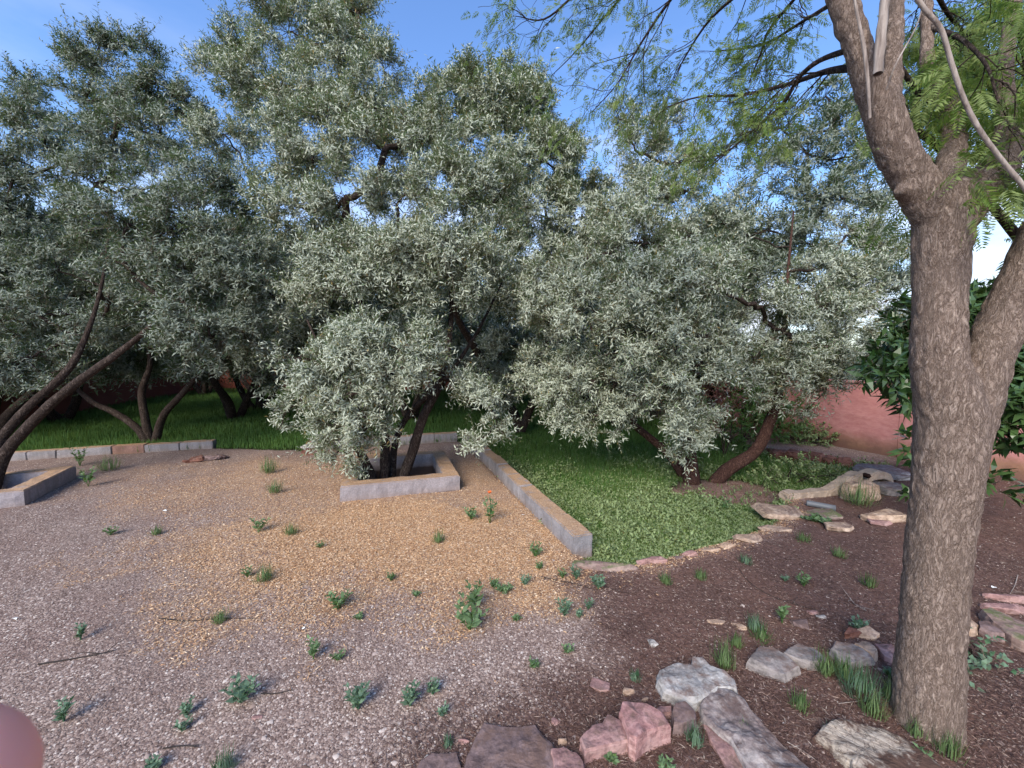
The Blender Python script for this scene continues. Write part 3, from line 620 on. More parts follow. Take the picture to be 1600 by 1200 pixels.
for rows, n, ln in (
  ([(1400, 145, 1.7, .016), (1425, 195, 1.75, .018), (1465, 228, 1.75, .02), (1483, 250, 1.72, .022)], 3, .3),
  ([(1400, 95, 1.8, .012), (1440, 150, 1.85, .014), (1480, 160, 1.8, .016)], 3, .3),
  ([(1415, 220, 1.7, .008), (1440, 245, 1.7, .009), (1475, 265, 1.7, .010)], 2, .3),
  ([(1545, 315, 1.75, .02), (1575, 352, 1.75, .022), (1610, 395, 1.75, .024)], 2, .35),
  ([(1450, -40, 1.9, .016), (1480, 20, 2.1, .012), (1520, 70, 2.3, .008), (1540, 130, 2.4, .004)], 12, .36),
  ([(1590, -60, 1.8, .016), (1560, 0, 2.0, .012), (1530, 60, 2.2, .008), (1510, 120, 2.3, .004)], 12, .36),
  ([(1582, 20, 1.8, .015), (1600, 80, 1.9, .012), (1600, 150, 2.0, .008), (1590, 210, 2.1, .004)], 12, .34),
  ([(1410, -60, 1.65, .015), (1440, 0, 2.0, .011), (1470, 50, 2.2, .007), (1440, 110, 2.3, .004)], 11, .34),
  ([(1448, 40, 1.85, .014), (1500, 60, 1.7, .01), (1540, 100, 1.5, .007), (1560, 160, 1.4, .004)], 12, .3)):
    pts, rad = limb2(rows); twigs(pts, rad, n, ln, 1, E_, .75)
right_tips = list(tips)
vine = Geo()
pts, rad = smooth_path([P(*q) for q in ((1415, -30, 1.25), (1445, 15, 1.25), (1470, 45, 1.25), (1487, 100, 1.25), (1508, 160, 1.25), (1532, 205, 1.25), (1565, 250, 1.25), (1605, 300, 1.25), (1650, 380, 1.3), (1690, 470, 1.4))], [.0062] * 10, 6); tube(vine, pts, rad, 10, 0, .1)
pts, rad = smooth_path([P(*q) for q in ((1330, -30, 1.46), (1340, 25, 1.46), (1350, 75, 1.46), (1356, 130, 1.46), (1359, 185, 1.475))], [.0035, .0045, .006, .006, .005], 5); tube(vine, pts, rad, 8, 0, .1)
link('hanging_branch', vine.mesh('hanging_branch', [DEADWOOD], True), ft, bA)['label'] = 'smooth grey branch crossing in front of the fork'
dg = Geo()
pts, rad = smooth_path([P(*q) for q in ((1372, 115, 1.44), (1376, 60, 1.45), (1383, 0, 1.46), (1388, -50, 1.46))], [.014, .016, .014, .012], 4); tube(dg, pts, rad, 8, 0, .3)
pts, rad = smooth_path([P(*q) for q in ((1385, 140, 1.44), (1400, 100, 1.4), (1430, 45, 1.38), (1445, 0, 1.36))], [.0025, .0025, .002, .0015], 4); tube(dg, pts, rad, 6, 0, .1)
link('dead_stub', dg.mesh('dead_stub', [DEADWOOD], True), ft, bA)['label'] = 'pale dead stub split from the left limb'
link('branches', bg_.mesh('branches', [BARK_O], True), ft, bA)
def bipinnate(g, tips, npin, ln, pin_l, pin_w, up, r):
    T = np.array([t[0] for t in tips]); D = np.array([t[1] for t in tips]); n = len(T)
    D = unit(D + np.array([0, 0, -.25]) + .35 * r.standard_normal((n, 3)))
    nrm = unit(np.array([0, 0, 1.]) + .6 * r.standard_normal((n, 3))); side = unit(np.cross(D, nrm)); nrm = np.cross(side, D)
    Ln = ln * (.6 + .7 * r.random(n))
    for k in range(npin):
        t = .2 + .8 * k / (npin - 1)
        for s in (-1, 1):
            base = T + D * (Ln * t)[:, None] + np.array([0, 0, -1]) * (.25 * Ln * t * t)[:, None]
            dd = side * s + D * .45 + np.array([0, 0, -.28]) + .12 * r.standard_normal((n, 3))
            w_ = pin_l * math.sin(PI * (.25 + .65 * t)) * (.8 + .4 * r.random(n))
            leaf_quads(g, base, dd, nrm + .2 * r.standard_normal((n, 3)), w_, np.full(n, pin_w), 0, .1)
def dup(tips, k, s, r): return [(t[0] + s * r.standard_normal(3), t[1]) for t in tips for _ in range(k)]
bipinnate(fg_, dup(left_tips, 2, .030, rA), 9, .075, .024, .0055, .2, rA)
bipinnate(fg_, dup(right_tips, 2, .045, rA), 13, .12, .036, .006, .2, rA)
link('crown', fg_.mesh('crown', [ACACIA], False, 5), ft, bA)
print('tips', len(left_tips), len(right_tips), len(me_.vertices))

# ------------------------------------------------------------------ glossy-leaved tree behind it
bL = G(1478, 790)
lt = thing('laurel_tree', 'dark glossy large-leaved tree growing behind the big forked trunk', 'tree', bL)
rL = np.random.default_rng(5)
lg, lb = Geo(), Geo()
LD = 3.7
cl = C((1402, 555, LD, 24), (1392, 588, 3.5, 18), (1438, 505, LD, 34), (1442, 570, LD, 36), (1366, 575, 3.5, 10), (1500, 510, LD, 42), (1535, 495, LD, 32), (1505, 560, LD, 48), (1570, 560, LD, 40), (1600, 600, 3.4, 40), (1585, 650, 3.2, 34), (1620, 660, 3.2, 45), (1560, 620, 3.4, 30), (1545, 470, LD, 20), (1420, 625, 3.6, 12), (1600, 680, 3.1, 18), (1440, 700, 3.5, 18, .5), (1555, 755, 3.3, 12, .5), (1440, 775, 3.5, 13, .5), (1640, 560, LD, 50))
stp, str_ = smooth_path([bL, P(1480, 720, 3.65), P(1488, 640, 3.7), P(1490, 560, 3.7)], [.06, .05, .045, .03], 5); lt_ = Geo(); tube(lt_, stp, str_, 10, 0, .1)
for c_, r_, k in cl:
    c_ = np.array(c_); p0 = np.array(stp[min(len(stp) - 1, max(3, int(len(stp) * min(.95, max(.25, (c_[2] - .2) / 1.5)))))]); mid = (p0 + c_) / 2 + np.array([0, 0, .06])
    pp, rr = smooth_path([p0, mid, c_], [.014, .010, .006], 4); tube(lb, pp, rr, 6)
    n = int(40 * k * (r_ / .2) ** 2) + 6; q, d = shell(rL, n, c_, r_, .3)
    for qq in q[:7]: tube(lb, [c_, (c_ + qq) / 2, qq], [.004, .003, .002], 4)
    sprigs(lg, q, d * .8 + np.array([0, 0, .15]) + .3 * rL.standard_normal((n, 3)), .11, 9, .135, .044, rL, 0, 1, .002, .1, 1.0, 1.0)
link('trunk', lt_.mesh('trunk', [BARK_O], True), lt, bL); link('branches', lb.mesh('branches', [BARK_O], True), lt, bL); link('crown', lg.mesh('crown', [LAUREL, TWIG], False, 6), lt, bL)

# ------------------------------------------------------------------ walls, kerbs, planters
def box_pts(bm, pts_bottom, z0, z1, jitter=.0, top_taper=0):
    vs = [bm.verts.new((x, y, z0)) for x, y in pts_bottom] + [bm.verts.new((x, y, z1)) for x, y in pts_bottom]; n = len(pts_bottom)
    bm.faces.new(vs[:n][::-1]); bm.faces.new(vs[n:])
    for i in range(n): bm.faces.new((vs[i], vs[(i + 1) % n], vs[n + (i + 1) % n], vs[n + i]))
def finish(bm, bevel=.012, cuts=0, nz=.004, fr=6, sd_=0):
    bmesh.ops.recalc_face_normals(bm, faces=bm.faces)
    if bevel: bmesh.ops.bevel(bm, geom=list(bm.edges), offset=bevel, segments=2, affect='EDGES')
    if cuts:
        for _ in range(cuts):
            es = [e for e in bm.edges if e.calc_length() > .07]
            if es: bmesh.ops.subdivide_edges(bm, edges=es, cuts=1, use_grid_fill=True)
    bm.normal_update()
    for v in bm.verts:
        k = mnoise.noise(v.co * fr + Vector((sd_, 0, 0))) * nz + mnoise.noise(v.co * fr * 4 + Vector((sd_, 3, 0))) * nz * .5
        v.co += v.normal * k
    return bm
def seg_box(a, b, w, z0, z1, bm):        # a wall run from a to b (right face along a-b), width w to the right
    a, b = Vector(a), Vector(b); d = (b - a).normalized(); n = Vector((d.y, -d.x)) * w
    box_pts(bm, [tuple(a), tuple(a + n), tuple(b + n), tuple(b)], z0, z1)
def run_of_blocks(root, a, b, w, z0, z1, blk, name='block', dz=.012, mats=(BLOCK,), seed=0, start=None):
    a, b = Vector(a), Vector(b); Ln = (b - a).length; n = max(1, round(Ln / blk)); rr = random.Random(seed)
    for i in range(n):
        p = a.lerp(b, i / n); q = a.lerp(b, (i + 1) / n); d = (q - p).normalized(); off = Vector((d.y, -d.x)) * rr.uniform(-.006, .006)
        bm = bmesh.new(); seg_box(p + d * .003 + off, q - d * .003 + off, w + rr.uniform(-.006, .006), z0, z1 + rr.uniform(-dz, dz), bm)
        finish(bm, .009, 4, .008, 11, i + seed)
        link(name, bm_mesh(name, bm, mats[i % len(mats)] if len(mats) < 3 else rr.choice(mats)), root, root.location)
# long kerb from the near end to the corner
k1 = thing('block_kerb', 'long low kerb of grey concrete blocks running from the planter corner to the path', 'kerb', (.5, 2.95, 0))
run_of_blocks(k1, (.50, 2.96), (-.90, 7.02), .165, -.2, .155, .42, seed=1)
k2 = thing('block_kerb', 'short kerb of grey blocks crossing behind the centre planter', 'kerb', (-.9, 7.0, 0))
run_of_blocks(k2, (-3.45, 6.36), (-1.02, 7.10), -.165, -.2, .15, .42, seed=2)
k3 = thing('block_kerb', 'low wall of grey and reddish blocks in front of the left grass', 'kerb', (-5.15, 6.5, 0))
run_of_blocks(k3, (-10.5, 4.75), (-7.4, 5.76), -.16, -.2, .125, .40, seed=3)
run_of_blocks(k3, (-7.4, 5.76), (-6.45, 6.10), -.16, -.2, .13, .40, seed=4)
run_of_blocks(k3, (-6.45, 6.10), (-6.05, 6.235), -.16, -.2, .13, .40, mats=(BLOCKR,), seed=5)
run_of_blocks(k3, (-6.05, 6.235), (-5.15, 6.52), -.16, -.2, .125, .42, seed=6)
def planter(label, c, hs, U, N_, w=.18, h=.17):
    t = thing('planter', label, 'planter', (c[0], c[1], 0), 'square concrete planters')
    def q(u, v): return (c[0] + u * U[0] + v * N_[0], c[1] + u * U[1] + v * N_[1])
    bm = bmesh.new(); o = [q(-hs, -hs), q(hs, -hs), q(hs, hs), q(-hs, hs)]; i_ = [q(-hs + w, -hs + w), q(hs - w, -hs + w), q(hs - w, hs - w), q(-hs + w, hs - w)]
    vs = [[bm.verts.new((x, y, z)) for x, y in ring] for ring, z in ((o, -.3), (o, h), (i_, h - .003), (i_, -.34))]
    for a, b in ((0, 1), (1, 2), (2, 3)):
        for k in range(4): bm.faces.new((vs[a][k], vs[a][(k + 1) % 4], vs[b][(k + 1) % 4], vs[b][k]))
    bmesh.ops.bevel(bm, geom=[e for e in bm.edges if all(v in vs[1] or v in vs[2] for v in e.verts)], offset=.010, segments=2, affect='EDGES')
    finish(bm, 0, 5, .009, 8, hs)
    link('planter_wall', bm_mesh('planter_wall', bm, CONC), t, t.location)
    bm = bmesh.new(); box_pts(bm, [q(-hs + w - .02, -hs + w - .02), q(hs - w + .02, -hs + w - .02), q(hs - w + .02, hs - w + .02), q(-hs + w - .02, hs - w + .02)], -.36, -.27)
    SO = M('pit_soil', .95, .1); f_ = SO.noise(30, 6, .75); SO.col(SO.ramp(f_, [(.35, (.05, .028, .02)), (.65, (.14, .085, .055))])); SO.bump(f_, .8, .02)
    link('pit_soil', bm_mesh('pit_soil', finish(bm, 0, 4, .02, 6), SO.m), t, t.location)
    return t
planter('square grey concrete planter around the olive stems in the centre', PC[0], PH[0], PU[0], PN[0])
planter('square grey concrete planter cut by the left edge of the view', PC[1], PH[1], PU[1], PN[1])

PW = M('pink_render', .9, .2)
n1 = PW.noise(1.5, 7, .65); n2 = PW.noise(8, 8, .7, co=PW.co((1, 1, 2.2))); zz = PW.sep(PW.geo('Position'), 2)
c = PW.mix(n1, (.42, .17, .165), (.56, .29, .275)); c = PW.mix(PW.ramp(n2, [(.35, .55), (.6, 0.)]), c, (.34, .11, .11))
st = PW.math('ADD', zz, PW.math('MULTIPLY', PW.noise(3, 6, .7), .4)); c = PW.mix(PW.ramp(st, [(.28, .9), (.50, 0.)]), c, (.15, .085, .06))
c = PW.mix(PW.math('MULTIPLY', PW.ramp(st, [(.2, 0.), (.36, .5), (.55, 0.)]), PW.ramp(n1, [(.4, 0.), (.6, 1.)])), c, (.34, .20, .10))
PW.col(c); PW.bump(PW.math('ADD', n2, PW.math('MULTIPLY', PW.noise(50, 5), .3)), .5, .01); PW = PW.m
DW = M('dark_red_render', .9, .2); n1 = DW.noise(1.8, 7, .65); DW.col(DW.mix(n1, (.16, .05, .035), (.30, .10, .07))); DW.bump(n1, .4, .02); DW = DW.m
def wall(label, pts, h, th, mat, cope):
    t = thing('garden_wall', label, 'wall', (pts[0][0], pts[0][1], 0))
    for nm, z0, z1, ex in (('wall', -.3, h, 0), ('coping', h, h + .04, .025)):
        bm = bmesh.new()
        for a, b in zip(pts[:-1], pts[1:]):
            a, b = Vector(a), Vector(b); d = (b - a).normalized(); n = Vector((d.y, -d.x))
            box_pts(bm, [tuple(a - n * ex), tuple(b - n * ex), tuple(b + n * (th + ex)), tuple(a + n * (th + ex))], z0, z1)
        finish(bm, 0, 4 if nm == 'wall' else 2, .012, 1.5)
        link(nm, bm_mesh(nm, bm, mat), t, t.location)
    return t
wr = wall('pink rendered garden wall with a stained foot beyond the rocks on the right', [(2.0, 17.2), (4.75, 9.6), (6.22, 6.02), (6.75, 4.9)], 1.13, .2, PW, True)
SW = M('salmon_render', .9, .2); n1 = SW.noise(2, 7, .65); zz = SW.sep(SW.geo('Position'), 2); c = SW.mix(n1, (.62, .26, .17), (.78, .38, .26))
st = SW.math('ADD', zz, SW.math('MULTIPLY', SW.noise(3, 6, .7), .3)); c = SW.mix(SW.ramp(st, [(.15, .7), (.36, 0.)]), c, (.36, .22, .14)); SW.col(c); SW.bump(n1, .3, .01)
wall('salmon orange garden wall seen right of the big trunk', [(6.76, 4.86), (8.3, 1.0)], 1.10, .2, SW.m, True)
wall('dark red wall closing the grove on the left', [(-9.5, 3.0), (-11.9, 9.2), (-14.8, 18.4)], 1.45, .2, DW, True).children[0].name
wall('dark red wall at the far back of the grove', [(-14.8, 18.45), (2.0, 17.25)], 1.45, .2, DW, True)
# crack in the pink wall
ck = Geo(); rr_ = random.Random(3)
def wp(px, py):                          # on the pink wall plane between (4.75,9.6) and (6.22,6.02)
    a = Vector((4.75, 9.6, 0)); d = Vector((1.47, -3.58, 0)); n = Vector((d.y, -d.x, 0)).normalized(); v = ray(px, py); o_ = Vector((0, 0, EYE)); t = (a - o_).dot(n) / v.dot(n); return o_ + v * t - n * .0 
CK = M('crack', .95, .1); CK.b.inputs['Base Color'].default_value = (.03, .015, .012, 1)
for rows, r0 in ((((1331, 648), (1336, 650), (1339, 653), (1338, 660), (1336, 666), (1337, 671)), .010), (((1331, 646), (1335, 648), (1341, 651)), .014)):
    tube(ck, [wp(*q) for q in rows], [r0 * .5] + [r0] * (len(rows) - 2) + [r0 * .3], 5)
link('crack', ck.mesh('crack', [CK.m]), wr, wr.location)

# ------------------------------------------------------------------ rocks
def rock_mesh(sx_, sy_, sz_, seed, mat, flat=.5, rough=.035, npts=16, sub=2):
    rr = random.Random(seed); bm = bmesh.new()
    for i in range(npts):
        v = Vector((rr.gauss(0, 1), rr.gauss(0, 1), rr.gauss(0, 1))).normalized()
        m = max(abs(v.x), abs(v.y), abs(v.z)); v = v.lerp(v / m, .55)
        v.z = max(-1, min(flat + rr.uniform(-.08, .08), v.z)) / max(flat, .01) if v.z > 0 else v.z
        v.z = min(1, v.z); bm.verts.new(v)
    r_ = bmesh.ops.convex_hull(bm, input=bm.verts)
    bmesh.ops.delete(bm, geom=[v for v in bm.verts if not v.link_faces], context='VERTS')
    xs = [v.co for v in bm.verts]
    mn = Vector([min(c[i] for c in xs) for i in range(3)]); mxx = Vector([max(c[i] for c in xs) for i in range(3)])
    for v in bm.verts: v.co = Vector([((v.co[i] - mn[i]) / (mxx[i] - mn[i]) - .5) * (sx_, sy_, sz_)[i] for i in range(3)])
    s = min(sx_, sy_, sz_)
    bmesh.ops.triangulate(bm, faces=bm.faces[:])
    bmesh.ops.bevel(bm, geom=list(bm.edges), offset=s * .07, segments=1, affect='EDGES', clamp_overlap=True)
    for _ in range(sub):
        big = max(sx_, sy_)
        es = [e for e in bm.edges if e.calc_length() > big * .05]; bmesh.ops.subdivide_edges(bm, edges=es, cuts=1, use_grid_fill=True)
    bmesh.ops.triangulate(bm, faces=bm.faces[:]); bm.normal_update()
    o = Vector((seed * 1.7, seed * .3, 0)); f = 2.2 / max(sx_, sy_)
    for v in bm.verts:
        k = mnoise.noise(v.co * f + o) * s * rough * 3 + mnoise.noise(v.co * f * 4 + o) * s * rough * 1.6 + mnoise.noise(v.co * f * 12 + o) * s * rough
        v.co += v.normal * k
    me = bm_mesh('rock', bm, mat); 
    return me
def rock(label, x0, x1, y0, y1, h, mat, rot=0.0, seed=1, flat=.5, name='rock', cat='rock', group=None, sink=.35, rough=.03, tilt=0, z=None):
    """the rock that covers photo pixels x0..x1, y0..y1 and stands h above the ground"""
    f = GH((x0 + x1) / 2, y1); z0 = f.z if z is None else z
    if z is not None: f = G((x0 + x1) / 2, y1, z)
    b = ray((x0 + x1) / 2, y0); t = (z0 + h - EYE) / b.z; by = b.y * t
    ly = max(.6 * h, by - f.y); cy_ = f.y + ly / 2
    cx_ = ((x0 + x1) / 2 - CX) / FOC * cy_ ; lx = (x1 - x0) / FOC * cy_ 
    # keep the centre on the sight line of the middle of the patch
    me = rock_mesh(lx * 1.06, ly * 1.06, h * (1 + sink), seed, mat, flat, rough)
    o = link(name, me); o.location = (cx_, cy_, z0 + h * (1 + sink) / 2 - h * sink - .005); o.rotation_euler = (tilt, 0, rot); tag(o, label, cat, group); return o
GR1 = 'stones edging the path in the foreground'
def slab(label, pts, h, mat, seed, fr='B', name='rock', cat='rock', group=None, rough=.012, taper=1.05, z0=None):
    """a stone with the given top outline (photo pixels) standing h above the ground"""
    if fr == 'B': pts = [(875 + a / 2.207, 875 + b / 2.207) for a, b in pts]
    elif fr == 'A': pts = [(500 + a / 3.2, 850 + b / 3.2) for a, b in pts]
    rr = random.Random(seed); cpx = sum(p[0] for p in pts) / len(pts); cpy = sum(p[1] for p in pts) / len(pts); c0 = GH(cpx, cpy); gz = c0.z if z0 is None else z0
    top = [G(a, b, gz + h) for a, b in pts]; c = sum(top, Vector()) / len(top); bm = bmesh.new(); rings = []
    if sum(top[k].x * top[(k + 1) % len(top)].y - top[(k + 1) % len(top)].x * top[k].y for k in range(len(top))) < 0: top.reverse()
    for sc_, z in ((taper + .05, -.06), (taper, h * .3), (1.0, h * .84), (.93, h)):
        rings.append([bm.verts.new(Vector((c.x + (p.x - c.x) * sc_, c.y + (p.y - c.y) * sc_, gz + z + (rr.uniform(-.1, .1) * h if z > 0 else 0)))) for p in top])
    n = len(top)
    for a, b in zip(rings[:-1], rings[1:]):
        for k in range(n): bm.faces.new((a[k], a[(k + 1) % n], b[(k + 1) % n], b[k]))
    ce = bm.verts.new((c.x, c.y, gz + h * 1.06))
    for k in range(n): bm.faces.new((rings[-1][k], rings[-1][(k + 1) % n], ce))
    for _ in range(4):
        es = [e for e in bm.edges if e.calc_length() > .022]
        if es: bmesh.ops.subdivide_edges(bm, edges=es, cuts=1, use_grid_fill=True)
    bmesh.ops.triangulate(bm, faces=bm.faces[:]); bm.normal_update(); o = Vector((seed * 3.1, 0, 0))
    for v in bm.verts:
        if v.co.z > gz - .03:
            k = mnoise.noise(v.co * 9 + o) * 1.0 + mnoise.noise(v.co * 26 + o) * .55 + abs(mnoise.noise(v.co * 60 + o)) * .35
            v.co += v.normal * k * rough
    ob = link(name, bm_mesh(name, bm, mat), None, Vector((c.x, c.y, gz))); return tag(ob, label, cat, group)
RK_SOILY = rock_mat('soil_covered_rock', (.16, .12, .11), (.27, .22, .205), (.44, .40, .37), (.085, .05, .042))
_m = RK_SOILY
slab('flat brown slab at the bottom edge, right of the gravel', [(712, 1130), (740, 1040), (790, 955), (820, 895), (940, 902), (1075, 900), (1112, 950), (1160, 1000), (1188, 1180), (712, 1180)], .022, RK_BROWN, 3, 'A', group=GR1, rough=.008)
slab('small brown slab low in the gravel at the bottom edge', [(470, 1180), (500, 1090), (560, 1050), (680, 1040), (702, 1120), (700, 1180)], .014, RK_BROWN, 4, 'A', group=GR1, rough=.008)
slab('broken pink rock with a fractured front, beside the brown slab', [(65, 612), (110, 575), (150, 560), (165, 528), (208, 555), (236, 598), (240, 622), (160, 636), (85, 658)], .06, RK_PINK, 6, group=GR1, rough=.010, taper=.99)
slab('large wedge-shaped pink rock, tallest of the foreground stones', [(205, 515), (212, 487), (240, 479), (300, 500), (352, 526), (384, 560), (300, 588), (262, 622), (240, 606)], .09, RK_ROSE, 8, group=GR1, rough=.006, taper=1.01)
slab('low pinkish stone at the bottom edge, left of the broken pink rock', [(-28, 655), (10, 640), (58, 662), (82, 700), (80, 745), (-20, 745)], .035, RK_PINK, 46, group=GR1)
slab('small brown stone between the pink wedge and the grey rock', [(388, 528), (400, 498), (432, 486), (466, 515), (472, 545), (420, 560), (392, 562)], .06, RK_BROWN, 9, group=GR1)
slab('little flat stone tucked above the pink wedge', [(330, 512), (345, 493), (385, 503), (390, 526), (352, 524)], .03, RK_PINK, 10, group=GR1)
slab('broad pale grey rock lying flat at the bend of the stone edge', [(340, 412), (348, 378), (372, 364), (408, 354), (452, 360), (458, 331), (490, 338), (520, 362), (572, 384), (606, 410), (608, 436), (548, 440), (512, 462), (470, 478), (430, 476), (358, 448)], .055, RK_GREY, 12, group=GR1, rough=.012)
slab('long soil covered rock running to the bottom edge', [(480, 490), (510, 462), (545, 441), (600, 450), (640, 492), (690, 545), (765, 622), (840, 700), (890, 760), (650, 770), (630, 690), (590, 620), (540, 580), (500, 535)], .04, RK_SOILY, 13, group=GR1, rough=.018)
slab('thin pinkish shard under the soil covered rock', [(495, 560), (530, 580), (580, 625), (622, 690), (640, 760), (600, 760), (560, 690), (520, 620)], .018, RK_PINK, 14, group=GR1)
slab('long grey brown block, first of the row toward the big trunk', [(650, 338), (690, 292), (735, 300), (790, 335), (828, 368), (775, 392), (720, 372)], .05, RK_SLATE, 15, group=GR1, rough=.007)
slab('grey block with pink sides beside the bright grass tuft', [(772, 318), (790, 298), (820, 284), (880, 304), (922, 338), (926, 352), (862, 352), (812, 336)], .05, RK_SLATE, 16, group=GR1, rough=.007)
slab('dark bluish rock in the row, left of two pale stones', [(932, 300), (950, 279), (1010, 290), (1055, 315), (1080, 336), (1035, 345), (1000, 358), (958, 330)], .05, RK_SLATE, 17, group=GR1)
slab('small pale striped stone leaning on the dark rock', [(1018, 284), (1040, 276), (1066, 288), (1092, 312), (1078, 326), (1045, 305)], .06, RK_TAN, 18, group=GR1)
slab('triangular pink stone touching the big trunk', [(1085, 286), (1142, 282), (1160, 300), (1148, 340), (1118, 326)], .05, RK_PINK, 19, group=GR1)
rock('rounded red stone behind the row near the trunk', 1345, 1372, 978, 998, .05, RK_RED, 0, 20, .6, group=GR1)
rock('tan stone partly behind the big trunk', 1368, 1402, 976, 1000, .05, RK_TAN, 0, 21, .5, group=GR1)
slab('large flat mossy stone at the right edge', [(1450, 170), (1480, 160), (1530, 185), (1600, 215), (1680, 250), (1700, 310), (1620, 290), (1560, 262), (1490, 215)], .06, RK_MOSS, 22, group=GR1, rough=.008)
slab('pale stone just right of the big trunk', [(1390, 200), (1412, 196), (1450, 218), (1440, 232), (1400, 232)], .05, RK_TAN, 23, group=GR1)
slab('brown stone between the pale stone and the mossy stone', [(1446, 214), (1480, 212), (1510, 232), (1530, 258), (1490, 252), (1452, 236)], .04, RK_BROWN, 24, group=GR1)
rock('upper thin stone of the stack at the right edge', 1578, 1640, 924, 942, .05, RK_PINK, -.2, 25, .5, group=GR1)
rock('lower thin stone of the stack at the right edge', 1575, 1640, 938, 962, .05, RK_PINK, -.1, 26, .5, group=GR1)
rock('flat pink pebble above the pink wedge', 930, 962, 1060, 1082, .02, RK_PINK, -.4, 27, .5, group=GR1)
rock('orange brick fragment above the pink wedge', 984, 1004, 1072, 1088, .03, RK_TAN, 0, 28, .6, name='brick_fragment', cat='brick')
rock('round tan pebble between wedge and grey rock', 1016, 1028, 1086, 1098, .022, RK_TAN, 0, 29, .8, group=GR1)
rock('white stone standing in the soil, left of the row', 1026, 1040, 994, 1012, .03, RK_GREY, 0, 30, .8, group=GR1)
rock('pale broken stone in the soil above the grey rock', 1122, 1150, 965, 976, .015, RK_TAN, 0, 31, .6, group=GR1)
rock('tan broken stone in the soil, right of the pale one', 1158, 1184, 971, 986, .02, RK_TAN, 0, 32, .6, group=GR1)
rock('white pebble at the top of the soil slope near the twigs', 1300, 1314, 958, 966, .015, RK_GREY, 0, 33, .8, group=GR1)
rock('reddish pebble left of the white one on the soil slope', 1286, 1302, 951, 960, .015, RK_PINK, 0, 34, .8, group=GR1)
rock('half buried brown stone in the slope below the leafy weed', 1262, 1290, 962, 985, .02, RK_BROWN, 0, 35, .5, group=GR1)
rock('small pale pebble above the flat brown slab', 652, 668, 1176, 1188, .02, RK_GREY, 0, 36, .8, group=GR1)
rock('small pinkish stone left of the flat brown slab', 708, 728, 1150, 1164, .02, RK_PINK, 0, 37, .6, group=GR1)
rock('orange stone left of the broken pink rock', 878, 892, 1150, 1166, .03, RK_TAN, 0, 38, .6, group=GR1)
rock('pink chip touching the flat brown slab corner', 866, 882, 1118, 1134, .02, RK_PINK, 0, 39, .6, group=GR1)
rock('flat pink chip in the gravel left of the weeds', 365, 382, 1112, 1126, .012, RK_PINK, 0, 40, .5)
GR2 = 'flat stones edging the sunken bed'
for i, (x0, x1, y0, y1, h_, m_, lb_) in enumerate((
  (900, 1006, 873, 895, .05, RK_MOSS, 'long flat mossy stone at the foot of the kerb end'), (1004, 1052, 867, 882, .05, RK_PINK, 'brown flat stone, second along the bed edge'),
  (1076, 1102, 858, 872, .05, RK_PINK, 'short pink stone jutting into the green bed'), (1104, 1136, 853, 864, .03, RK_TAN, 'small tan stone along the bed edge'),
  (1132, 1162, 845, 858, .04, RK_TAN, 'tan stone where the bed edge bends back'), (1160, 1204, 833, 848, .04, RK_TAN, 'flat tan stone at the far corner of the bed edge'),
  (1060, 1080, 866, 876, .03, RK_BROWN, 'tiny brown stone between two edge stones'), (1196, 1262, 784, 812, .06, RK_TAN, 'pointed flat slab below the mortar block'),
  (1200, 1245, 818, 832, .03, RK_TAN, 'thin flat stone beside the grey pipe'), (1268, 1322, 790, 812, .05, RK_MOSS, 'yellow mossed stone above the grey pipe'),
  (1304, 1346, 812, 832, .05, RK_TAN, 'tan stone at the lower end of the grey pipe'), (1362, 1424, 792, 818, .09, RK_TAN, 'layered tan rock just left of the big trunk'),
  (1374, 1410, 808, 822, .04, RK_PINK, 'pink slab under the layered tan rock'), (1328, 1386, 748, 786, .22, RK_TAN, 'big rounded boulder with an orange face below the arch'),
  (1350, 1424, 722, 752, .10, RK_SLATE, 'dark slate outcrop behind the mortar arch'), (1380, 1424, 750, 776, .10, RK_SLATE, 'dark rock right of the rounded boulder'),
  (1388, 1440, 735, 750, .08, RK_GREY, 'thin pale slab over the dark rocks by the trunk'))):
    rock(lb_, x0, x1, y0, y1, h_, m_, 0, 50 + i, .5, group=GR2 if i < 9 else 'rocks round the broken channel', z=0 if i != 13 else -.02)
GR3 = 'red stones of the broken terrace edge'
for i, (x0, x1, y0, y1, lb_) in enumerate(((1205, 1236, 694, 722, 'leftmost red stone of the broken terrace edge'), (1236, 1268, 699, 726, 'second red stone of the terrace edge'), (1266, 1296, 703, 730, 'red stone in the middle of the terrace edge'), (1294, 1322, 709, 732, 'pinkish stone of the terrace edge above the mortar block'), (1318, 1350, 714, 736, 'red stone of the terrace edge nearest the arch'))):
    rock(lb_, x0, x1, y0, y1, .19, RK_RED, 0, 80 + i, .5, group=GR3, z=-.13)
rock('reddish rubble lump by the end of the left low wall', 286, 312, 709, 724, .07, RK_RED, 0, 90, .6, name='rubble_lump', cat='rubble', rough=.12)
rock('dark rubble lump, right of the reddish one by the wall end', 308, 346, 707, 720, .06, RK_BROWN, .2, 91, .6, name='rubble_lump', cat='rubble', rough=.14)
rock('broken red brick at the left end of the short kerb', 468, 496, 699, 712, .08, RK_RED, 0, 92, .6, name='brick_fragment', cat='brick')
rock('weathered grey block end standing on the broken brick', 474, 500, 684, 701, .09, RK_GREY, 0, 93, .6, name='block_fragment', cat='block', z=.07)

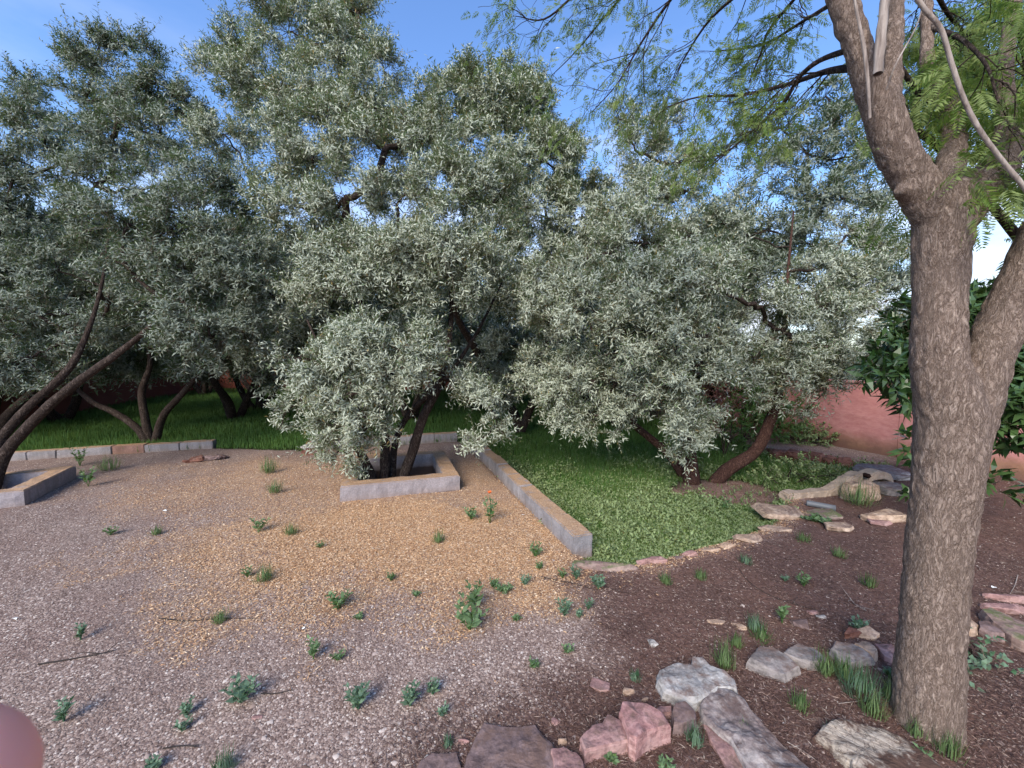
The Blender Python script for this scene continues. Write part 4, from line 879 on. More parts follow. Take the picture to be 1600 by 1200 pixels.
# broken mortar channel
mc = thing('mortar_channel', 'pale broken mortar channel with a round pipe hole in its arch', 'channel', G(1290, 775))
bm = bmesh.new()
def prism(bm, pp, rx, rz):               # box-section sweep
    prev = None
    for i, p in enumerate(pp):
        a = pp[max(0, i - 1)]; b = pp[min(len(pp) - 1, i + 1)]; d = (b - a); d.z = 0; d.normalize(); n = Vector((-d.y, d.x, 0))
        ring = [bm.verts.new(p + n * rx + Vector((0, 0, -rz * 1.6))), bm.verts.new(p - n * rx + Vector((0, 0, -rz * 1.6))), bm.verts.new(p - n * rx * .9 + Vector((0, 0, rz))), bm.verts.new(p + n * rx * .9 + Vector((0, 0, rz)))]
        if prev:
            for k in range(4): bm.faces.new((prev[k], prev[(k + 1) % 4], ring[(k + 1) % 4], ring[k]))
        else: bm.faces.new(ring[::-1])
        prev = ring
    bm.faces.new(prev)
prism(bm, [P(1224, 775, 4.22), P(1255, 773, 4.27), P(1290, 770, 4.33), P(1306, 761, 4.38), P(1322, 749, 4.45), P(1338, 743, 4.5)], .075, .045)
link('channel_block', bm_mesh('channel_block', finish(bm, .015, 5, .024, 7, 3), PALE), mc, mc.location)
bm = bmesh.new()
ap = []
for i in range(11):
    a = PI * (i / 10); c0 = P(1364, 752, 4.55); ap.append(c0 + Vector((-math.cos(a) * .19, math.cos(a) * -.03, math.sin(a) * .13 - .02)))
prism(bm, ap, .09, .035)
link('arch', bm_mesh('arch', finish(bm, .01, 4, .016, 9, 7), PALE), mc, mc.location)
hg = Geo(); hc = P(1351, 742, 4.46); tube(hg, [hc + Vector((0, .0, 0)), hc + Vector((0, -.05, 0))], [.028, .028], 14, 0); tube(hg, [hc + Vector((0, -.05, 0)), hc + Vector((0, -.05, 0.0001)), hc + Vector((0, .01, 0))], [.028, .021, .021], 14, 0)
PIPE = M('grey_pipe', .55, .4); _n = PIPE.noise(18, 6, .6); PIPE.col(PIPE.mix(_n, (.07, .075, .08), (.17, .175, .185))); PIPE.bump(_n, .2, .003)
link('pipe_hole', hg.mesh('pipe_hole', [CK.m]), mc, mc.location)
pg = Geo(); a, b = P(1259, 808, 3.98) , P(1304, 820, 3.85); a.z = .035; b.z = .03
ax_ = (b - a).normalized()
tube(pg, [a, a.lerp(b, .3), a.lerp(b, .7), b, b + ax_ * .0002, b - ax_ * .05], [.030, .030, .030, .030, .024, .024], 18)
po = link('drain_pipe', pg.mesh('drain_pipe', [PIPE.m], True), None, a); tag(po, 'short grey plastic pipe lying between the tan stones', 'pipe')

# log and stump wood at the lower right
WD = M('weathered_log', .9, .15)
rm = WD.n.new('ShaderNodeMapping'); rm.inputs['Rotation'].default_value = (0, 0, R(38)); WD.l.new(WD.tc.outputs['Object'], rm.inputs[0])
rs_ = WD.n.new('ShaderNodeMapping'); rs_.inputs['Scale'].default_value = (1, 9, 9); WD.l.new(rm.outputs[0], rs_.inputs[0])
f_ = WD.noise(7, 8, .7, co=rs_.outputs[0], dist=.8); vv = WD.noise(9, 5, .6, dist=1.2)
c = WD.ramp(f_, [(.36, (.10, .075, .06)), (.46, (.33, .27, .215)), (.6, (.50, .43, .35)), (.8, (.64, .58, .50))]); c = WD.mix(WD.ramp(vv, [(.485, 0.), (.5, .8), (.515, 0.)]), c, (.06, .04, .03))
so2 = WD.ramp(WD.noise(4.5, 6, .7), [(.48, 0.), (.56, 1.)]); c = WD.mix(so2, c, (.10, .06, .045)); WD.col(c); WD.bump(f_, .8, .012)
slab('pale cracked wood of an old log half buried at the foot of the big trunk', [(888, 592), (925, 562), (965, 545), (1030, 556), (1110, 578), (1200, 618), (1285, 682), (1350, 752), (1090, 770), (1000, 760), (1010, 690), (950, 640)], .035, WD.m, 60, name='fallen_log', cat='log', rough=.016)

# ------------------------------------------------------------------ weeds and small plants
def plant(label, px, py, wpx, hpx, kind, seed, name='weed', cat='weed', group='weeds growing through the gravel', mat=None):
    b = GH(px, py); d = b.y; wm, hm = wpx / FOC * d / 2, hpx / FOC * d; r = np.random.default_rng(seed); g = Geo(); st_ = Geo()
    b.z -= .004; bb = np.array(b)
    if kind == 'tuft':
        n = int(40 + 1.6 * wpx); a = r.random(n) * 6.28; ln = hm * (.6 + .7 * r.random(n)); lean = 2.4 * wm / max(hm, .02) * r.random(n)
        dd = np.stack([np.cos(a) * lean, np.sin(a) * lean, np.ones(n)], 1); base = bb + np.stack([np.cos(a), np.sin(a), 0 * a], 1) * (r.random(n) * wm * .4)[:, None]
        leaf_quads(g, base, dd, np.stack([np.cos(a), np.sin(a), .4 + 0 * a], 1), ln * 1.1, np.full(n, .0022 + .0008 * d), 0, .45)
        m_ = mat or TUFT
    else:
        ns = {'leafy': 7, 'tall': 4, 'rosette': 6, 'spread': 11}[kind]
        for k in range(ns):
            a = k * 2.4 + r.random() * .8; up = {'leafy': .9, 'tall': 2.2, 'rosette': .45, 'spread': .35}[kind]
            h_ = hm * (.55 + .5 * r.random()); ww = wm * (.35 + .5 * r.random())
            if kind == 'spread': h_ *= .7; ww = wm * (.5 + .5 * r.random())
            e = bb + np.array([math.cos(a) * ww, math.sin(a) * ww, h_ * .85]); mid = bb + (e - bb) * .5 + np.array([0, 0, h_ * .12])
            tube(st_, [bb, mid, e], [.0028, .002, .0012], 4)
            nn = {'leafy': 7, 'tall': 9, 'rosette': 5, 'spread': 9}[kind]
            t = .25 + .75 * np.arange(nn) / (nn - 1); q = bb + (e - bb) * t[:, None] + np.array([0, 0, h_ * .2]) * (t * (1 - t))[:, None]
            ph = np.arange(nn) * 2.4 + r.random() * 6; lf = min(.06, max(.026, .48 * max(wm, hm * .6))) * (1.25 - .55 * t)
            dd = np.stack([np.cos(ph), np.sin(ph), .35 + .3 * r.random(nn)], 1) + (e - bb) / (np.linalg.norm(e - bb) + 1e-6) * .4
            leaf_quads(g, q, dd, np.array([0, 0, 1.]) + .35 * r.standard_normal((nn, 3)), lf * (.85 + .4 * r.random(nn)), lf * .55, 0, .15)
        m_ = mat or WEED
    t = thing(name, label, cat, b, group)
    link('leaves', g.mesh('leaves', [m_], False, seed), t, b)
    if st_.V: link('stems', st_.mesh('stems', [m_], False, seed), t, b)
    return t, b
PL = [
 (733, 984, 76, 56, 'leafy', 'bushy green weed in the middle gravel, its tall shoot above', None), (740, 955, 44, 62, 'tall', 'tall leafy shoot rising behind the bushy green weed', None),
 (528, 952, 50, 36, 'leafy', 'pale leafy weed on the orange litter, left of the tall shoot', None), (611, 908, 22, 20, 'rosette', 'small rosette on the orange litter below the planter', None),
 (836, 870, 30, 26, 'leafy', 'bright weed beside the near end of the kerb', None), (172, 836, 28, 18, 'rosette', 'dark rosette alone on the left gravel', None),
 (404, 832, 34, 30, 'tall', 'thin sprig on the gravel left of the planter', None), (386, 902, 24, 22, 'rosette', 'left one of two weeds on the litter, lower left of the planter', None), (412, 908, 34, 22, 'tuft', 'grassy tuft, right one of two weeds lower left of the planter', None),
 (345, 972, 26, 18, 'tuft', 'dull tuft beside the long twig on the left gravel', None), (126, 1000, 18, 30, 'tall', 'single upright sprig at the far left gravel', WEEDB), (490, 1030, 24, 40, 'tall', 'upright weed growing from a patch of red earth', None),
 (528, 1032, 34, 18, 'rosette', 'low weed right of the patch of red earth', None), (376, 1098, 66, 38, 'leafy', 'dark leafy weed in the left foreground gravel', WEEDB), (292, 1118, 30, 28, 'leafy', 'leafy weed left of the dark one in the foreground', WEEDB), (286, 1142, 26, 24, 'rosette', 'lower of two weeds in the left foreground, nearest the corner', WEEDB),
 (100, 1128, 30, 44, 'tall', 'scraggly weed near the lower left corner', WEEDB), (560, 1108, 42, 50, 'leafy', 'upright dark weed in the near gravel, left of the pair', WEEDB), (641, 1104, 36, 46, 'leafy', 'left weed of the pair in the near gravel', WEEDB), (676, 1086, 26, 32, 'leafy', 'right weed of the pair in the near gravel', WEEDB),
 (692, 1118, 18, 20, 'rosette', 'tiny weed just below the pair in the near gravel', WEEDB), (882, 962, 28, 34, 'leafy', 'blue green broad leaved weed on the gravel edge', WEEDB), (919, 952, 22, 20, 'rosette', 'small blue green weed right of the broad leaved one', WEEDB), (935, 920, 32, 30, 'leafy', 'grey green weed below the long mossy edge stone', WEEDB),
 (900, 905, 22, 26, 'leafy', 'pale weed at the foot of the kerb end', WEEDB), (1256, 916, 32, 22, 'leafy', 'dark broad leaved weed on the soil slope left of the trunk', None), (1226, 908, 14, 10, 'rosette', 'tiny pale weed left of the dark broad leaved one', WEEDB), (1132, 1046, 36, 40, 'tuft', 'bright grass tuft at the corner of the grey rock', None),
 (1222, 974, 18, 36, 'tall', 'thin fern like weed on the soil slope', None), (1340, 985, 36, 24, 'leafy', 'dusty green weed above the row of stones', WEEDB), (1357, 918, 24, 18, 'tuft', 'lone narrow leaved sprout on the dark soil', None), (1290, 1056, 34, 36, 'tuft', 'bright grass tuft in front of the pink sided block', None),
 (1345, 1085, 84, 40, 'tuft', 'spreading grass between the stone row and the trunk', WEEDB), (1250, 1106, 40, 22, 'tuft', 'small pale tuft on the soil by the long rock', None), (1388, 1095, 20, 34, 'tuft', 'grass blades against the left foot of the trunk', None), (1480, 1180, 44, 34, 'tuft', 'grass blades against the front foot of the trunk', None),
 (685, 848, 24, 18, 'tuft', 'faint tuft on the litter right below the planter', None), (500, 856, 20, 14, 'rosette', 'faint weed on the litter below the planter corner', None), (886, 1020, 24, 14, 'rosette', 'small weed alone in the gravel below the blue green one', None), (834, 1044, 26, 14, 'rosette', 'small weed in the pale near gravel', None),
 (788, 925, 30, 18, 'spread', 'trailing weed between the tall shoot and the kerb', None), (650, 932, 16, 10, 'rosette', 'tiny rosette left of the tall shoot', None), (806, 970, 16, 10, 'rosette', 'tiny weed right of the bushy green one', None), (1040, 912, 26, 18, 'tuft', 'sparse tuft on the soil above the bed stones', None), (1190, 1000, 44, 18, 'tuft', 'grass growing above the grey brown block', None),
 (350, 1205, 44, 30, 'tuft', 'grass at the bottom edge, left of the slabs', WEEDB), (237, 1205, 30, 22, 'leafy', 'weed cut by the bottom edge near the corner', WEEDB), (1040, 1206, 44, 20, 'leafy', 'weed cut by the bottom edge below the pink wedge', None), (1160, 1140, 20, 16, 'tuft', 'grass in the crack of the soil covered rock', None),
 (420, 740, 30, 22, 'tuft', 'faint tuft on the gravel near the grass gap', None), (138, 760, 40, 34, 'leafy', 'dull weed beside the corner of the left planter', None), (125, 728, 44, 36, 'leafy', 'dull weed in front of the left block wall', None), (170, 735, 40, 20, 'tuft', 'grass at the foot of the left block wall', None),
 (736, 812, 26, 26, 'leafy', 'dark weed left of the poppy', None), (878, 903, 18, 16, 'rosette', 'tiny weed left of the kerb end weed', None), (1275, 815, 40, 12, 'spread', 'trailing weed over the mossed stone by the pipe', None),
 (1342, 790, 60, 34, 'tuft', 'fresh grass tuft in front of the rounded boulder', None), (1255, 845, 30, 12, 'tuft', 'dry tuft on the soil below the pipe', None), (1130, 800, 30, 24, 'leafy', 'leafy weed at the foot of the crooked stem', None),
 (1440, 1010, 20, 14, 'rosette', 'small weed hidden behind the trunk foot', None), (955, 1190, 20, 14, 'rosette', 'tiny sprout below the broken pink rock', None)]
for i, (px, py, w_, h_, k_, lb_, m_) in enumerate(PL):
    if px == 1440: continue
    plant(lb_, px, py, w_, h_, k_, 200 + i, mat=m_)
EX = [(1180, 985, 30, 22, 'tuft', 'sparse grass on the soil above the grey brown block'), (1150, 1010, 26, 20, 'tuft', 'pale grass touching the upper corner of the grey rock'), (1062, 1075, 18, 12, 'rosette', 'tiny weed between the pink wedge and the grey rock'),
 (992, 1062, 20, 14, 'tuft', 'tiny tuft above the orange brick fragment'), (1320, 1060, 40, 30, 'tuft', 'grass spilling off the dark bluish rock'), (1362, 1118, 44, 34, 'tuft', 'grass patch left of the trunk above the old log'), (1300, 1150, 30, 16, 'tuft', 'thin grass at the upper edge of the old log'),
 (1430, 1150, 30, 26, 'tuft', 'grass blades creeping up the front of the trunk'), (1392, 1060, 20, 22, 'leafy', 'little weed beside the left side of the trunk'), (1085, 1165, 30, 34, 'tuft', 'thin grass rising beside the soil covered rock'), (430, 770, 26, 18, 'tuft', 'thin tuft on the gravel in front of the grass gap'),
 (560, 968, 20, 10, 'rosette', 'tiny weed right of the pale leafy weed'), (905, 965, 18, 14, 'rosette', 'yellowish weed under the blue green broad leaved one'), (455, 835, 24, 16, 'tuft', 'faint grass right of the thin sprig'), (245, 835, 22, 12, 'tuft', 'faint grass between the dark rosette and the thin sprig'),
 (700, 1165, 22, 14, 'tuft', 'small tuft touching the flat brown slab'), (885, 1190, 18, 14, 'tuft', 'little tuft in the gap right of the flat brown slab'), (772, 918, 22, 16, 'leafy', 'weed right of the tall leafy shoot'), (820, 915, 26, 20, 'leafy', 'pale green weed above the dark crooked twig'), (842, 890, 22, 16, 'rosette', 'flat weed below the bright weed at the kerb'),
 (1095, 905, 24, 14, 'tuft', 'grass on the soil right of the brown flat stone'), (1165, 880, 26, 12, 'tuft', 'short grass on the soil below the far corner stones'), (1310, 870, 26, 14, 'tuft', 'short grass on the soil below the layered tan rock'), (1440, 1188, 30, 20, 'leafy', 'small leafy weed at the very foot of the trunk')]
for i, (px, py, w_, h_, k_, lb_) in enumerate(EX): plant(lb_, px, py, w_, h_, k_, 500 + i, mat=WEEDB if i % 3 == 0 else None)
# poppy plant
t, b = plant('feathery weed carrying one small orange poppy', 765, 818, 44, 62, 'tall', 301, name='poppy_plant', cat='plant', group=None)
pf = Geo(); c0 = np.array(P(765, 771, b.y)); a = np.arange(5) * 1.257
leaf_quads(pf, np.repeat(c0[None], 5, 0), np.stack([np.cos(a), np.sin(a), .8 + 0 * a], 1), np.stack([-np.cos(a), -np.sin(a), 1 + 0 * a], 1), np.full(5, .032), np.full(5, .034), 0, -.1)
FL = M('poppy_petal', .6, .2); FL.b.inputs['Base Color'].default_value = (.85, .16, .04, 1)
link('flower', pf.mesh('flower', [FL.m]), t, b); sg_ = Geo(); tube(sg_, [np.array(b), c0 * .5 + np.array(b) * .5 + np.array([.01, 0, 0]), c0], [.0015] * 3, 4); link('flower_stalk', sg_.mesh('flower_stalk', [WEED]), t, b)

def bush(label, cpts, seed, mat, leaf, wid, nl, dens, name='shrub', cat='shrub', base=None, group=None, Ls=.16):
    r = np.random.default_rng(seed); g = Geo(); s = Geo(); c_ = C(*cpts); b = base or Vector((c_[0][0].x, c_[0][0].y, Hs(c_[0][0].x, c_[0][0].y)))
    t = thing(name, label, cat, b, group)
    for cc, rr, k in c_:
        cc = np.array(cc); n = int(dens * 30 * (rr / .2) ** 2) + 4; q, d = shell(r, n, cc, rr, .2)
        sprigs(g, q, d + np.array([0, 0, .5]), Ls, nl, leaf, wid, r)
        tube(s, [np.array(b) - [0, 0, .02], (np.array(b) + cc) / 2 + r.standard_normal(3) * .03, cc], [.012, .008, .004], 5)
        for qq in q[:5]: tube(s, [cc, qq], [.004, .002], 4)
    link('foliage', g.mesh('foliage', [mat, TWIG], False, seed), t, b); link('stems', s.mesh('stems', [BARK_O], True), t, b); return t
bush('bright green bush against the foot of the pink wall', ((1280, 684, 6.9, 20), (1262, 680, 7.0, 20), (1298, 688, 6.8, 12), (1240, 682, 7.0, 20)), 401, COVER, .05, .028, 9, 1.5)
bush('dark leafy bush behind the crooked stem', ((1160, 655, 7.2, 34), (1195, 640, 7.2, 34), (1140, 685, 7.0, 22), (1215, 670, 7.0, 26), (1235, 645, 7.2, 22), (1180, 610, 7.4, 26)), 402, GRASS, .07, .03, 9, 1.0)
bush('dark ivy like plant trailing on the soil right of the trunk', ((1520, 1040, 1.85, 34), (1550, 1080, 1.8, 34), (1580, 1110, 1.75, 36), (1520, 1085, 1.75, 26), (1600, 1140, 1.7, 30), (1548, 1125, 1.7, 20), (1515, 1000, 1.95, 18)), 403, WEEDB, .035, .022, 6, 1.6, name='trailing_plant', cat='plant', Ls=.09)
bush('broad leaved seedlings near the lower right corner', ((1560, 1170, 1.6, 20), (1595, 1185, 1.6, 24), (1530, 1190, 1.55, 14)), 404, WEEDB, .05, .03, 6, .6, name='trailing_plant', cat='plant', Ls=.08)
RD = leaf_mat('red_leaf', [(.25, .05, .04), (.4, .10, .08), (.5, .2, .16)], (.4, .16, .14), .3)
bush('reddish leaved shrub half hidden behind the right olive', ((1135, 615, 6.4, 18), (1145, 640, 6.4, 14), (1120, 632, 6.4, 12)), 405, RD, .05, .016, 9, .8)
bush('leafy clump on the terrace edge left of the arch', ((1235, 735, 5.0, 26), (1270, 738, 5.0, 22), (1200, 742, 5.0, 22), (1300, 742, 5.0, 14)), 406, COVER, .04, .022, 7, 1.2, Ls=.1)

# ------------------------------------------------------------------ grass, ground cover, gravel, litter (nobody could count them)
rG = np.random.default_rng(91)
def scatter(n, poly_fn, ymin, ymax, power=1.0):
    out = []; tot = 0
    while tot < n:
        k = n * 2; y = np.exp(np.log(ymin) + (np.log(ymax) - np.log(ymin)) * rG.random(k)); x = (rG.random(k) * 2 - 1) * 1.42 * y * 1.02
        m = poly_fn(x, y) > rG.random(k); out.append(np.stack([x[m], y[m]], 1)); tot += m.sum()
    return np.concatenate(out)[:n]
def grassmask(x, y):
    s, o, g, b = zones(x, y); k = pin(x, y, SUNK); l = pin(x, y, LAWN); return np.where((np.maximum(k, l) > .02) & (x > -16), np.clip(g - .9 * b, 0.02, 1), 0)
pts = scatter(190000, grassmask, 3.0, 19.0); x, y = pts.T; z = H(x, y); n = len(x)
a = rG.random(n) * 6.28; tall = (.05 + .05 * np.clip((y - 4.2) / 2.5, 0, 1)) * (.6 + .8 * rG.random(n)) * (1 + .35 * vn(x, y, 1.6, 4)); lean = .25 + .6 * rG.random(n)
g = Geo(); leaf_quads(g, np.stack([x, y, z - .005], 1), np.stack([np.cos(a) * lean, np.sin(a) * lean, 0 * a + 1], 1), np.stack([np.cos(a), np.sin(a), .5 + 0 * a], 1), tall * 1.2, .0035 + .0011 * y, 0, .25)
tag(link('grass', g.mesh('grass', [GRASS], False, 4)), 'green grass under and between the olive trees', 'grass', kind='stuff')
def covermask(x, y):
    s, o, g, b = zones(x, y); return np.where(pin(x, y, SUNK) + .05 * vn(x, y, 9, 2) > .0, np.clip(g - b, 0.03, 1) * (.35 + .65 * smooth(vn(x, y, 2.1, 5) + .1 * vn(x, y, 9, 1), -.7, .0)) * np.clip((7.6 - y) / 3.5, 0, 1), 0)
pts = scatter(21000, covermask, 2.85, 7.6); x, y = pts.T; z = H(x, y); n = len(x)
g = Geo(); ax = np.stack([rG.standard_normal(n) * .5, rG.standard_normal(n) * .5, np.full(n, .8)], 1)
hi = (vn(x, y, 1.7, 2) + .7 * vn(x, y, 5.1, 6)) > .35
for mk, hh, lf_ in ((~hi, .06, .030), (hi, .13, .042)): sprigs(g, np.stack([x, y, z], 1)[mk], ax[mk], hh, 7, lf_, lf_ * .45, rG, 0, 1, 0, .1, 1.0, .9)
tag(link('ground_cover', g.mesh('ground_cover', [COVER], False, 4)), 'low leafy ground cover filling the sunken bed by the kerb', 'ground cover', kind='stuff')

def pebbles(name, pts, size, mat, label, cat):
    n = len(pts); x, y = pts.T; z = H(x, y)
    O = np.array([(1, 0, 0), (0, 1, 0), (-1, 0, 0), (0, -1, 0), (.1, .1, .8), (0, 0, -.6)], float)
    V = O[None] * (1 + .5 * (rG.random((n, 6, 1)) - .5)); s = size * (.45 + .9 * rG.random(n) ** 2.2)
    a = rG.random(n) * 6.28; ca, sa = np.cos(a), np.sin(a); st = .6 + .4 * rG.random(n)
    V = V * np.stack([s, s * st, s * .6], 1)[:, None]
    Vx = V[..., 0] * ca[:, None] - V[..., 1] * sa[:, None]; Vy = V[..., 0] * sa[:, None] + V[..., 1] * ca[:, None]
    V = np.stack([Vx + x[:, None], Vy + y[:, None], V[..., 2] + z[:, None] + (s * .12)[:, None]], -1).reshape(-1, 3)
    T = np.array([(0, 1, 4), (1, 2, 4), (2, 3, 4), (3, 0, 4)]); F = (np.arange(n) * 6)[:, None, None] + T[None]
    r = np.repeat(rG.random(n), 4)
    o = link(name, np_mesh(name, V, F.reshape(-1, 3), [mat], True, None, {'rnd': ('FACE', r)})); tag(o, label, cat, kind='stuff')
PB = M('pebble', .85, .25); PB.col(PB.ramp(PB.attr('rnd'), [(0, (.115, .075, .06)), (.3, (.215, .152, .128)), (.6, (.31, .23, .19)), (.88, (.41, .32, .275)), (1, (.62, .54, .47))]))
def gravmask(x, y):
    s, o, g, b = zones(x, y); return (.45 + .55 * smooth(vn(x, y, 1.5, 11) + .6 * vn(x, y, 4.7, 12), -.6, .3)) * np.clip((1 - g) * (1 - .93 * s) * (1 - .9 * o), 0, 1) * (y < 7)
def in_pit(x, y):
    k = np.zeros(x.shape, bool)
    for c, pu, pn, ph in zip(PC, PU, PN, PH):
        u = (x - c[0]) * pu[0] + (y - c[1]) * pu[1]; v = (x - c[0]) * pn[0] + (y - c[1]) * pn[1]; k |= (abs(u) < ph + .01) & (abs(v) < ph + .01)
    return k
pts = scatter(150000, lambda x, y: gravmask(x, y) * ~in_pit(x, y), 1.15, 6.8)
pebbles('gravel', pts, .0068, PB.m, 'loose purplish grey gravel covering the terrace', 'gravel')
pts = scatter(900, lambda x, y: gravmask(x, y) * (y < 3.2) * (x > -1.5), 1.15, 3.2)
pebbles('pebbles', pts, .013, PB.m, 'larger pale pebbles scattered where gravel meets soil', 'pebbles')
def flakes(name, pts, ln, wd, mat, label, cat, tilt=.35):
    n = len(pts); x, y = pts.T; z = H(x, y) + .004 + .006 * rG.random(n); a = rG.random(n) * 6.28; g = Geo()
    l = ln * (.5 + rG.random(n)); leaf_quads(g, np.stack([x, y, z], 1), np.stack([np.cos(a), np.sin(a), tilt * (rG.random(n) - .35)], 1), np.array([0, 0, 1.]) + .35 * rG.standard_normal((n, 3)), l, wd * (.6 + .8 * rG.random(n)) * (1 + .12 * y), 0, .1)
    tag(link(name, g.mesh(name, [mat], False, 8)), label, cat, kind='stuff')
LF = M('dry_leaf', .8, .2); LF.col(LF.ramp(LF.attr('rnd'), [(0, (.16, .08, .05)), (.35, (.45, .25, .13)), (.75, (.66, .43, .24)), (1, (.80, .64, .46))]))
pts = scatter(90000, lambda x, y: zones(x, y)[1] * (zones(x, y)[2] < .3) * ~in_pit(x, y), 1.5, 6.6)
flakes('leaf_litter', pts, .020, .0034, LF.m, 'orange brown fallen olive leaves and flowers round the planter', 'leaf litter')
LS = M('soil_litter', .85, .2); LS.col(LS.ramp(LS.attr('rnd'), [(0, (.05, .026, .02)), (.5, (.12, .068, .055)), (.88, (.20, .125, .10)), (.97, (.34, .25, .20)), (1, (.5, .42, .34))]))
pts = scatter(80000, lambda x, y: zones(x, y)[0] * (y < 6.5), 1.1, 6.5)
flakes('needle_litter', pts, .028, .0022, LS.m, 'thin dark dry needles and twigs on the reddish soil', 'litter', .3)

# fallen twigs and scraps
def stick(label, pp, r0, mat=TWIG, forks=0, seed=0, name='fallen_twig', cat='twig'):
    q = [GH(*p) + Vector((0, 0, .008)) for p in pp]; g = Geo(); pts, rad = smooth_path(q, list(np.linspace(r0, r0 * .5, len(q))), 5); tube(g, pts, rad, 5, 0, .2, seed); rr = random.Random(seed)
    for k in range(forks):
        j = rr.randrange(2, len(pts) - 1); d = Vector((rr.uniform(-1, 1), rr.uniform(-1, 1), .25)).normalized(); s = Vector(pts[j]); tube(g, [s, s + d * .05 + Vector((0, 0, .005)), s + d * .11 + Vector((rr.uniform(-.02, .02), 0, .0))], [r0 * .6, r0 * .5, r0 * .3], 4)
    tag(link(name, g.mesh(name, [mat], True), None, q[0]), label, cat)
BT = M('black_twig', .8, .2); BT.b.inputs['Base Color'].default_value = (.035, .028, .025, 1); BT = BT.m
stick('dark crooked twig on the gravel below the kerb end', [(846, 903), (870, 908), (895, 913), (925, 922)], .004, BT)
stick('long thin twig continuing down the soil, beside the grey green weed', [(925, 912), (950, 920), (985, 930)], .002, BT)
stick('thin bent twig on the orange litter under the planter', [(528, 862), (520, 872), (508, 880)], .003, BT)
stick('long thin twig on the left gravel, beside the dull tuft', [(250, 968), (290, 972), (320, 970), (345, 968), (400, 968)], .003, BT, 2, 4)
stick('long twig in the near left gravel', [(60, 1040), (110, 1032), (150, 1025), (178, 1018)], .004, BT, 2, 5)
stick('short curved twig right of the dark leafy weed', [(408, 1086), (430, 1086), (458, 1080)], .003, BT)
stick('stick at the bottom of the left gravel', [(255, 1172), (285, 1168), (310, 1170)], .003, BT, 1, 7)
stick('pale dry forked twig on the soil left of the big trunk', [(1328, 936), (1335, 945), (1346, 952), (1354, 956)], .003, DEADWOOD, 5, 8)
stick('thin curved pale twig at the right, near the stacked stones', [(1590, 900), (1586, 915), (1578, 930)], .003, DEADWOOD, 1, 9)
stick('long straw lying across the soil covered rock', [(1230, 1162), (1260, 1180), (1300, 1210)], .002, DEADWOOD)
stick('long thin twig crossing the soil slope', [(1155, 890), (1165, 905), (1190, 925), (1230, 942), (1275, 955)], .0025, BT, 3, 12)
stick('pale straw lying over the grass left of the trunk', [(1310, 1102), (1340, 1098), (1365, 1094)], .002, DEADWOOD)
SCR = M('white_scrap', .7, .3); SCR.b.inputs['Base Color'].default_value = (.75, .76, .74, 1)
def scrap(label, px, py, s, seed):
    b = GH(px, py); r = random.Random(seed); bm = bmesh.new(); k = 7
    ring = [Vector((math.cos(i * 6.283 / k) * s * r.uniform(.6, 1.1), math.sin(i * 6.283 / k) * s * .6 * r.uniform(.6, 1.1), .006 + r.uniform(0, .012))) for i in range(k)]
    vt = [bm.verts.new(v + Vector((0, 0, .0015))) for v in ring]; vb = [bm.verts.new(v) for v in ring]; bm.faces.new(vt); bm.faces.new(vb[::-1])
    for i in range(k): bm.faces.new((vb[i], vb[(i + 1) % k], vt[(i + 1) % k], vt[i]))
    o = link('paper_scrap', bm_mesh('paper_scrap', bm, SCR.m)); o.location = b; tag(o, label, 'litter')
scrap('white scrap on the gravel at the left edge', 24, 969, .02, 1); scrap('small white scrap on the gravel left of the planter', 257, 799, .022, 2); scrap('white chip near the edge weed at the foot of the kerb', 818, 806, .02, 3)
scrap('white chip on the dark soil right of the trunk', 1553, 920, .02, 4); scrap('tiny white chip at the orange litter edge', 474, 985, .01, 5)

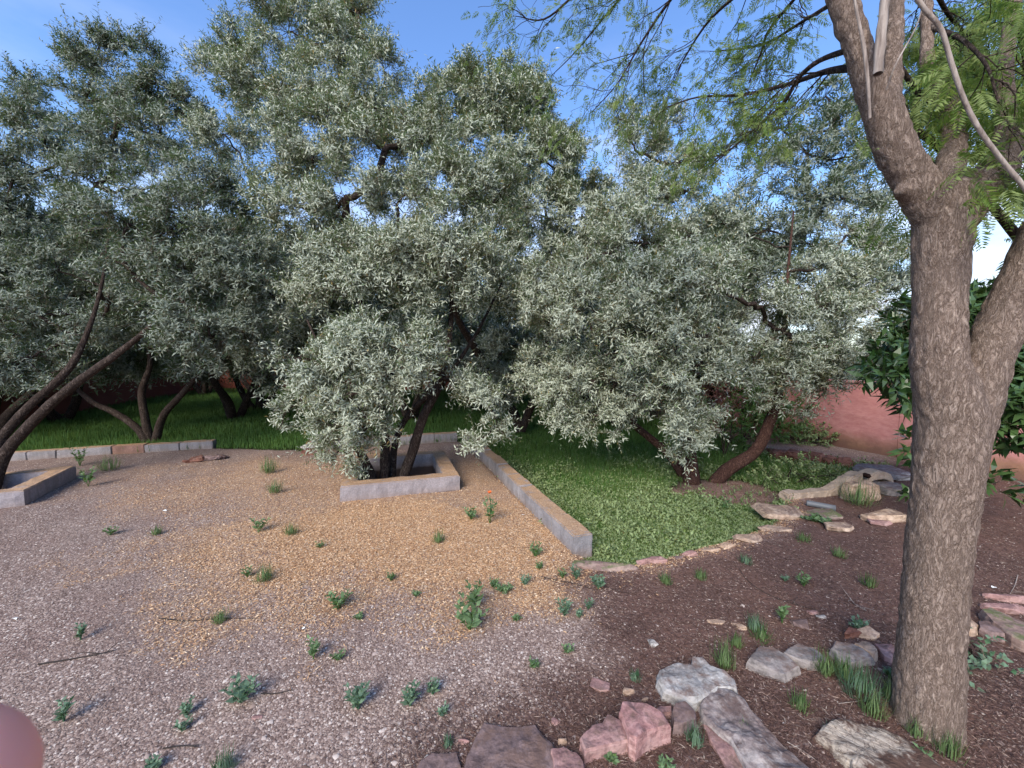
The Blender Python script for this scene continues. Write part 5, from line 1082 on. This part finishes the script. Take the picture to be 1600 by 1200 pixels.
# ------------------------------------------------------------------ the photographer's hand, out of focus at the lens
SK = M('skin', .5, .4); SK.col(SK.mix(SK.noise(120, 4), (.92, .34, .26), (.96, .42, .33))); SK.b.inputs['Subsurface Weight'].default_value = .3; SK.b.inputs['Subsurface Radius'].default_value = (.006, .002, .001)
tip = P(-64, 1143, .050)
hd = thing('hand', 'blurred pink fingertip in the lower left corner', 'hand', tip + Vector((-.06, -.02, -.08)))
def skin_chain(chains, nm):
    bm = bmesh.new(); vs = []; rad = []
    for ch in chains:
        prev = None
        for (p, r_) in ch:
            v = None
            for q, vv_ in vs:
                if (q - p).length < 1e-5: v = vv_
            if v is None: v = bm.verts.new(p); vs.append((p.copy(), v)); rad.append(r_)
            if prev is not None: bm.edges.new((prev, v))
            prev = v
    me = bpy.data.meshes.new(nm); bm.to_mesh(me); bm.free(); o = bpy.data.objects.new(nm, me); col.objects.link(o)
    sm = o.modifiers.new('skin', 'SKIN'); 
    if not me.skin_vertices: me.skin_vertices.new()
    for i, r_ in enumerate(rad): me.skin_vertices[0].data[i].radius = (r_, r_)
    me.skin_vertices[0].data[0].use_root = True
    su = o.modifiers.new('sub', 'SUBSURF'); su.levels = 3; su.render_levels = 3
    m2 = bpy.data.meshes.new_from_object(o.evaluated_get(bpy.context.evaluated_depsgraph_get())); bpy.data.objects.remove(o)
    m2.materials.clear(); m2.materials.append(SK.m); m2.polygons.foreach_set('use_smooth', [True] * len(m2.polygons)); return m2
palm = tip + Vector((-.055, -.03, -.085))
chs = []
wrist = palm + Vector((-.02, -.03, -.075))
kn = [palm + Vector((.012 - .014 * k, -.010 * k, .030 - .006 * k)) for k in range(4)]
chs.append([(palm, .022), (wrist, .024), (wrist + Vector((-.02, -.04, -.07)), .027)])
chs.append([(palm, .022), (kn[0], .0105), (tip + Vector((-.026, -.012, -.036)), .0130), (tip + Vector((-.009, -.004, -.014)), .0145), (tip, .0148)])
for k in (1, 2, 3):
    d = [.95, 1.0, .8][k - 1]; chs.append([(palm, .022), (kn[k], .010), (kn[k] + Vector((-.018, .012, .022)) * d, .009), (kn[k] + Vector((-.030, .028, .010)) * d, .0085), (kn[k] + Vector((-.026, .030, -.010)) * d, .008)])
chs.append([(palm, .022), (palm + Vector((.022, .012, -.022)), .012), (palm + Vector((.030, .030, -.004)), .010), (palm + Vector((.026, .036, .018)) + Vector((-.012, 0, -.012)), .009)])
link('palm_and_fingers', skin_chain(chs, 'hand'), hd, hd.location)
# fine check numbers
print('leaf faces', sum(len(o.data.polygons) for o in bpy.data.objects if o.type == 'MESH'))
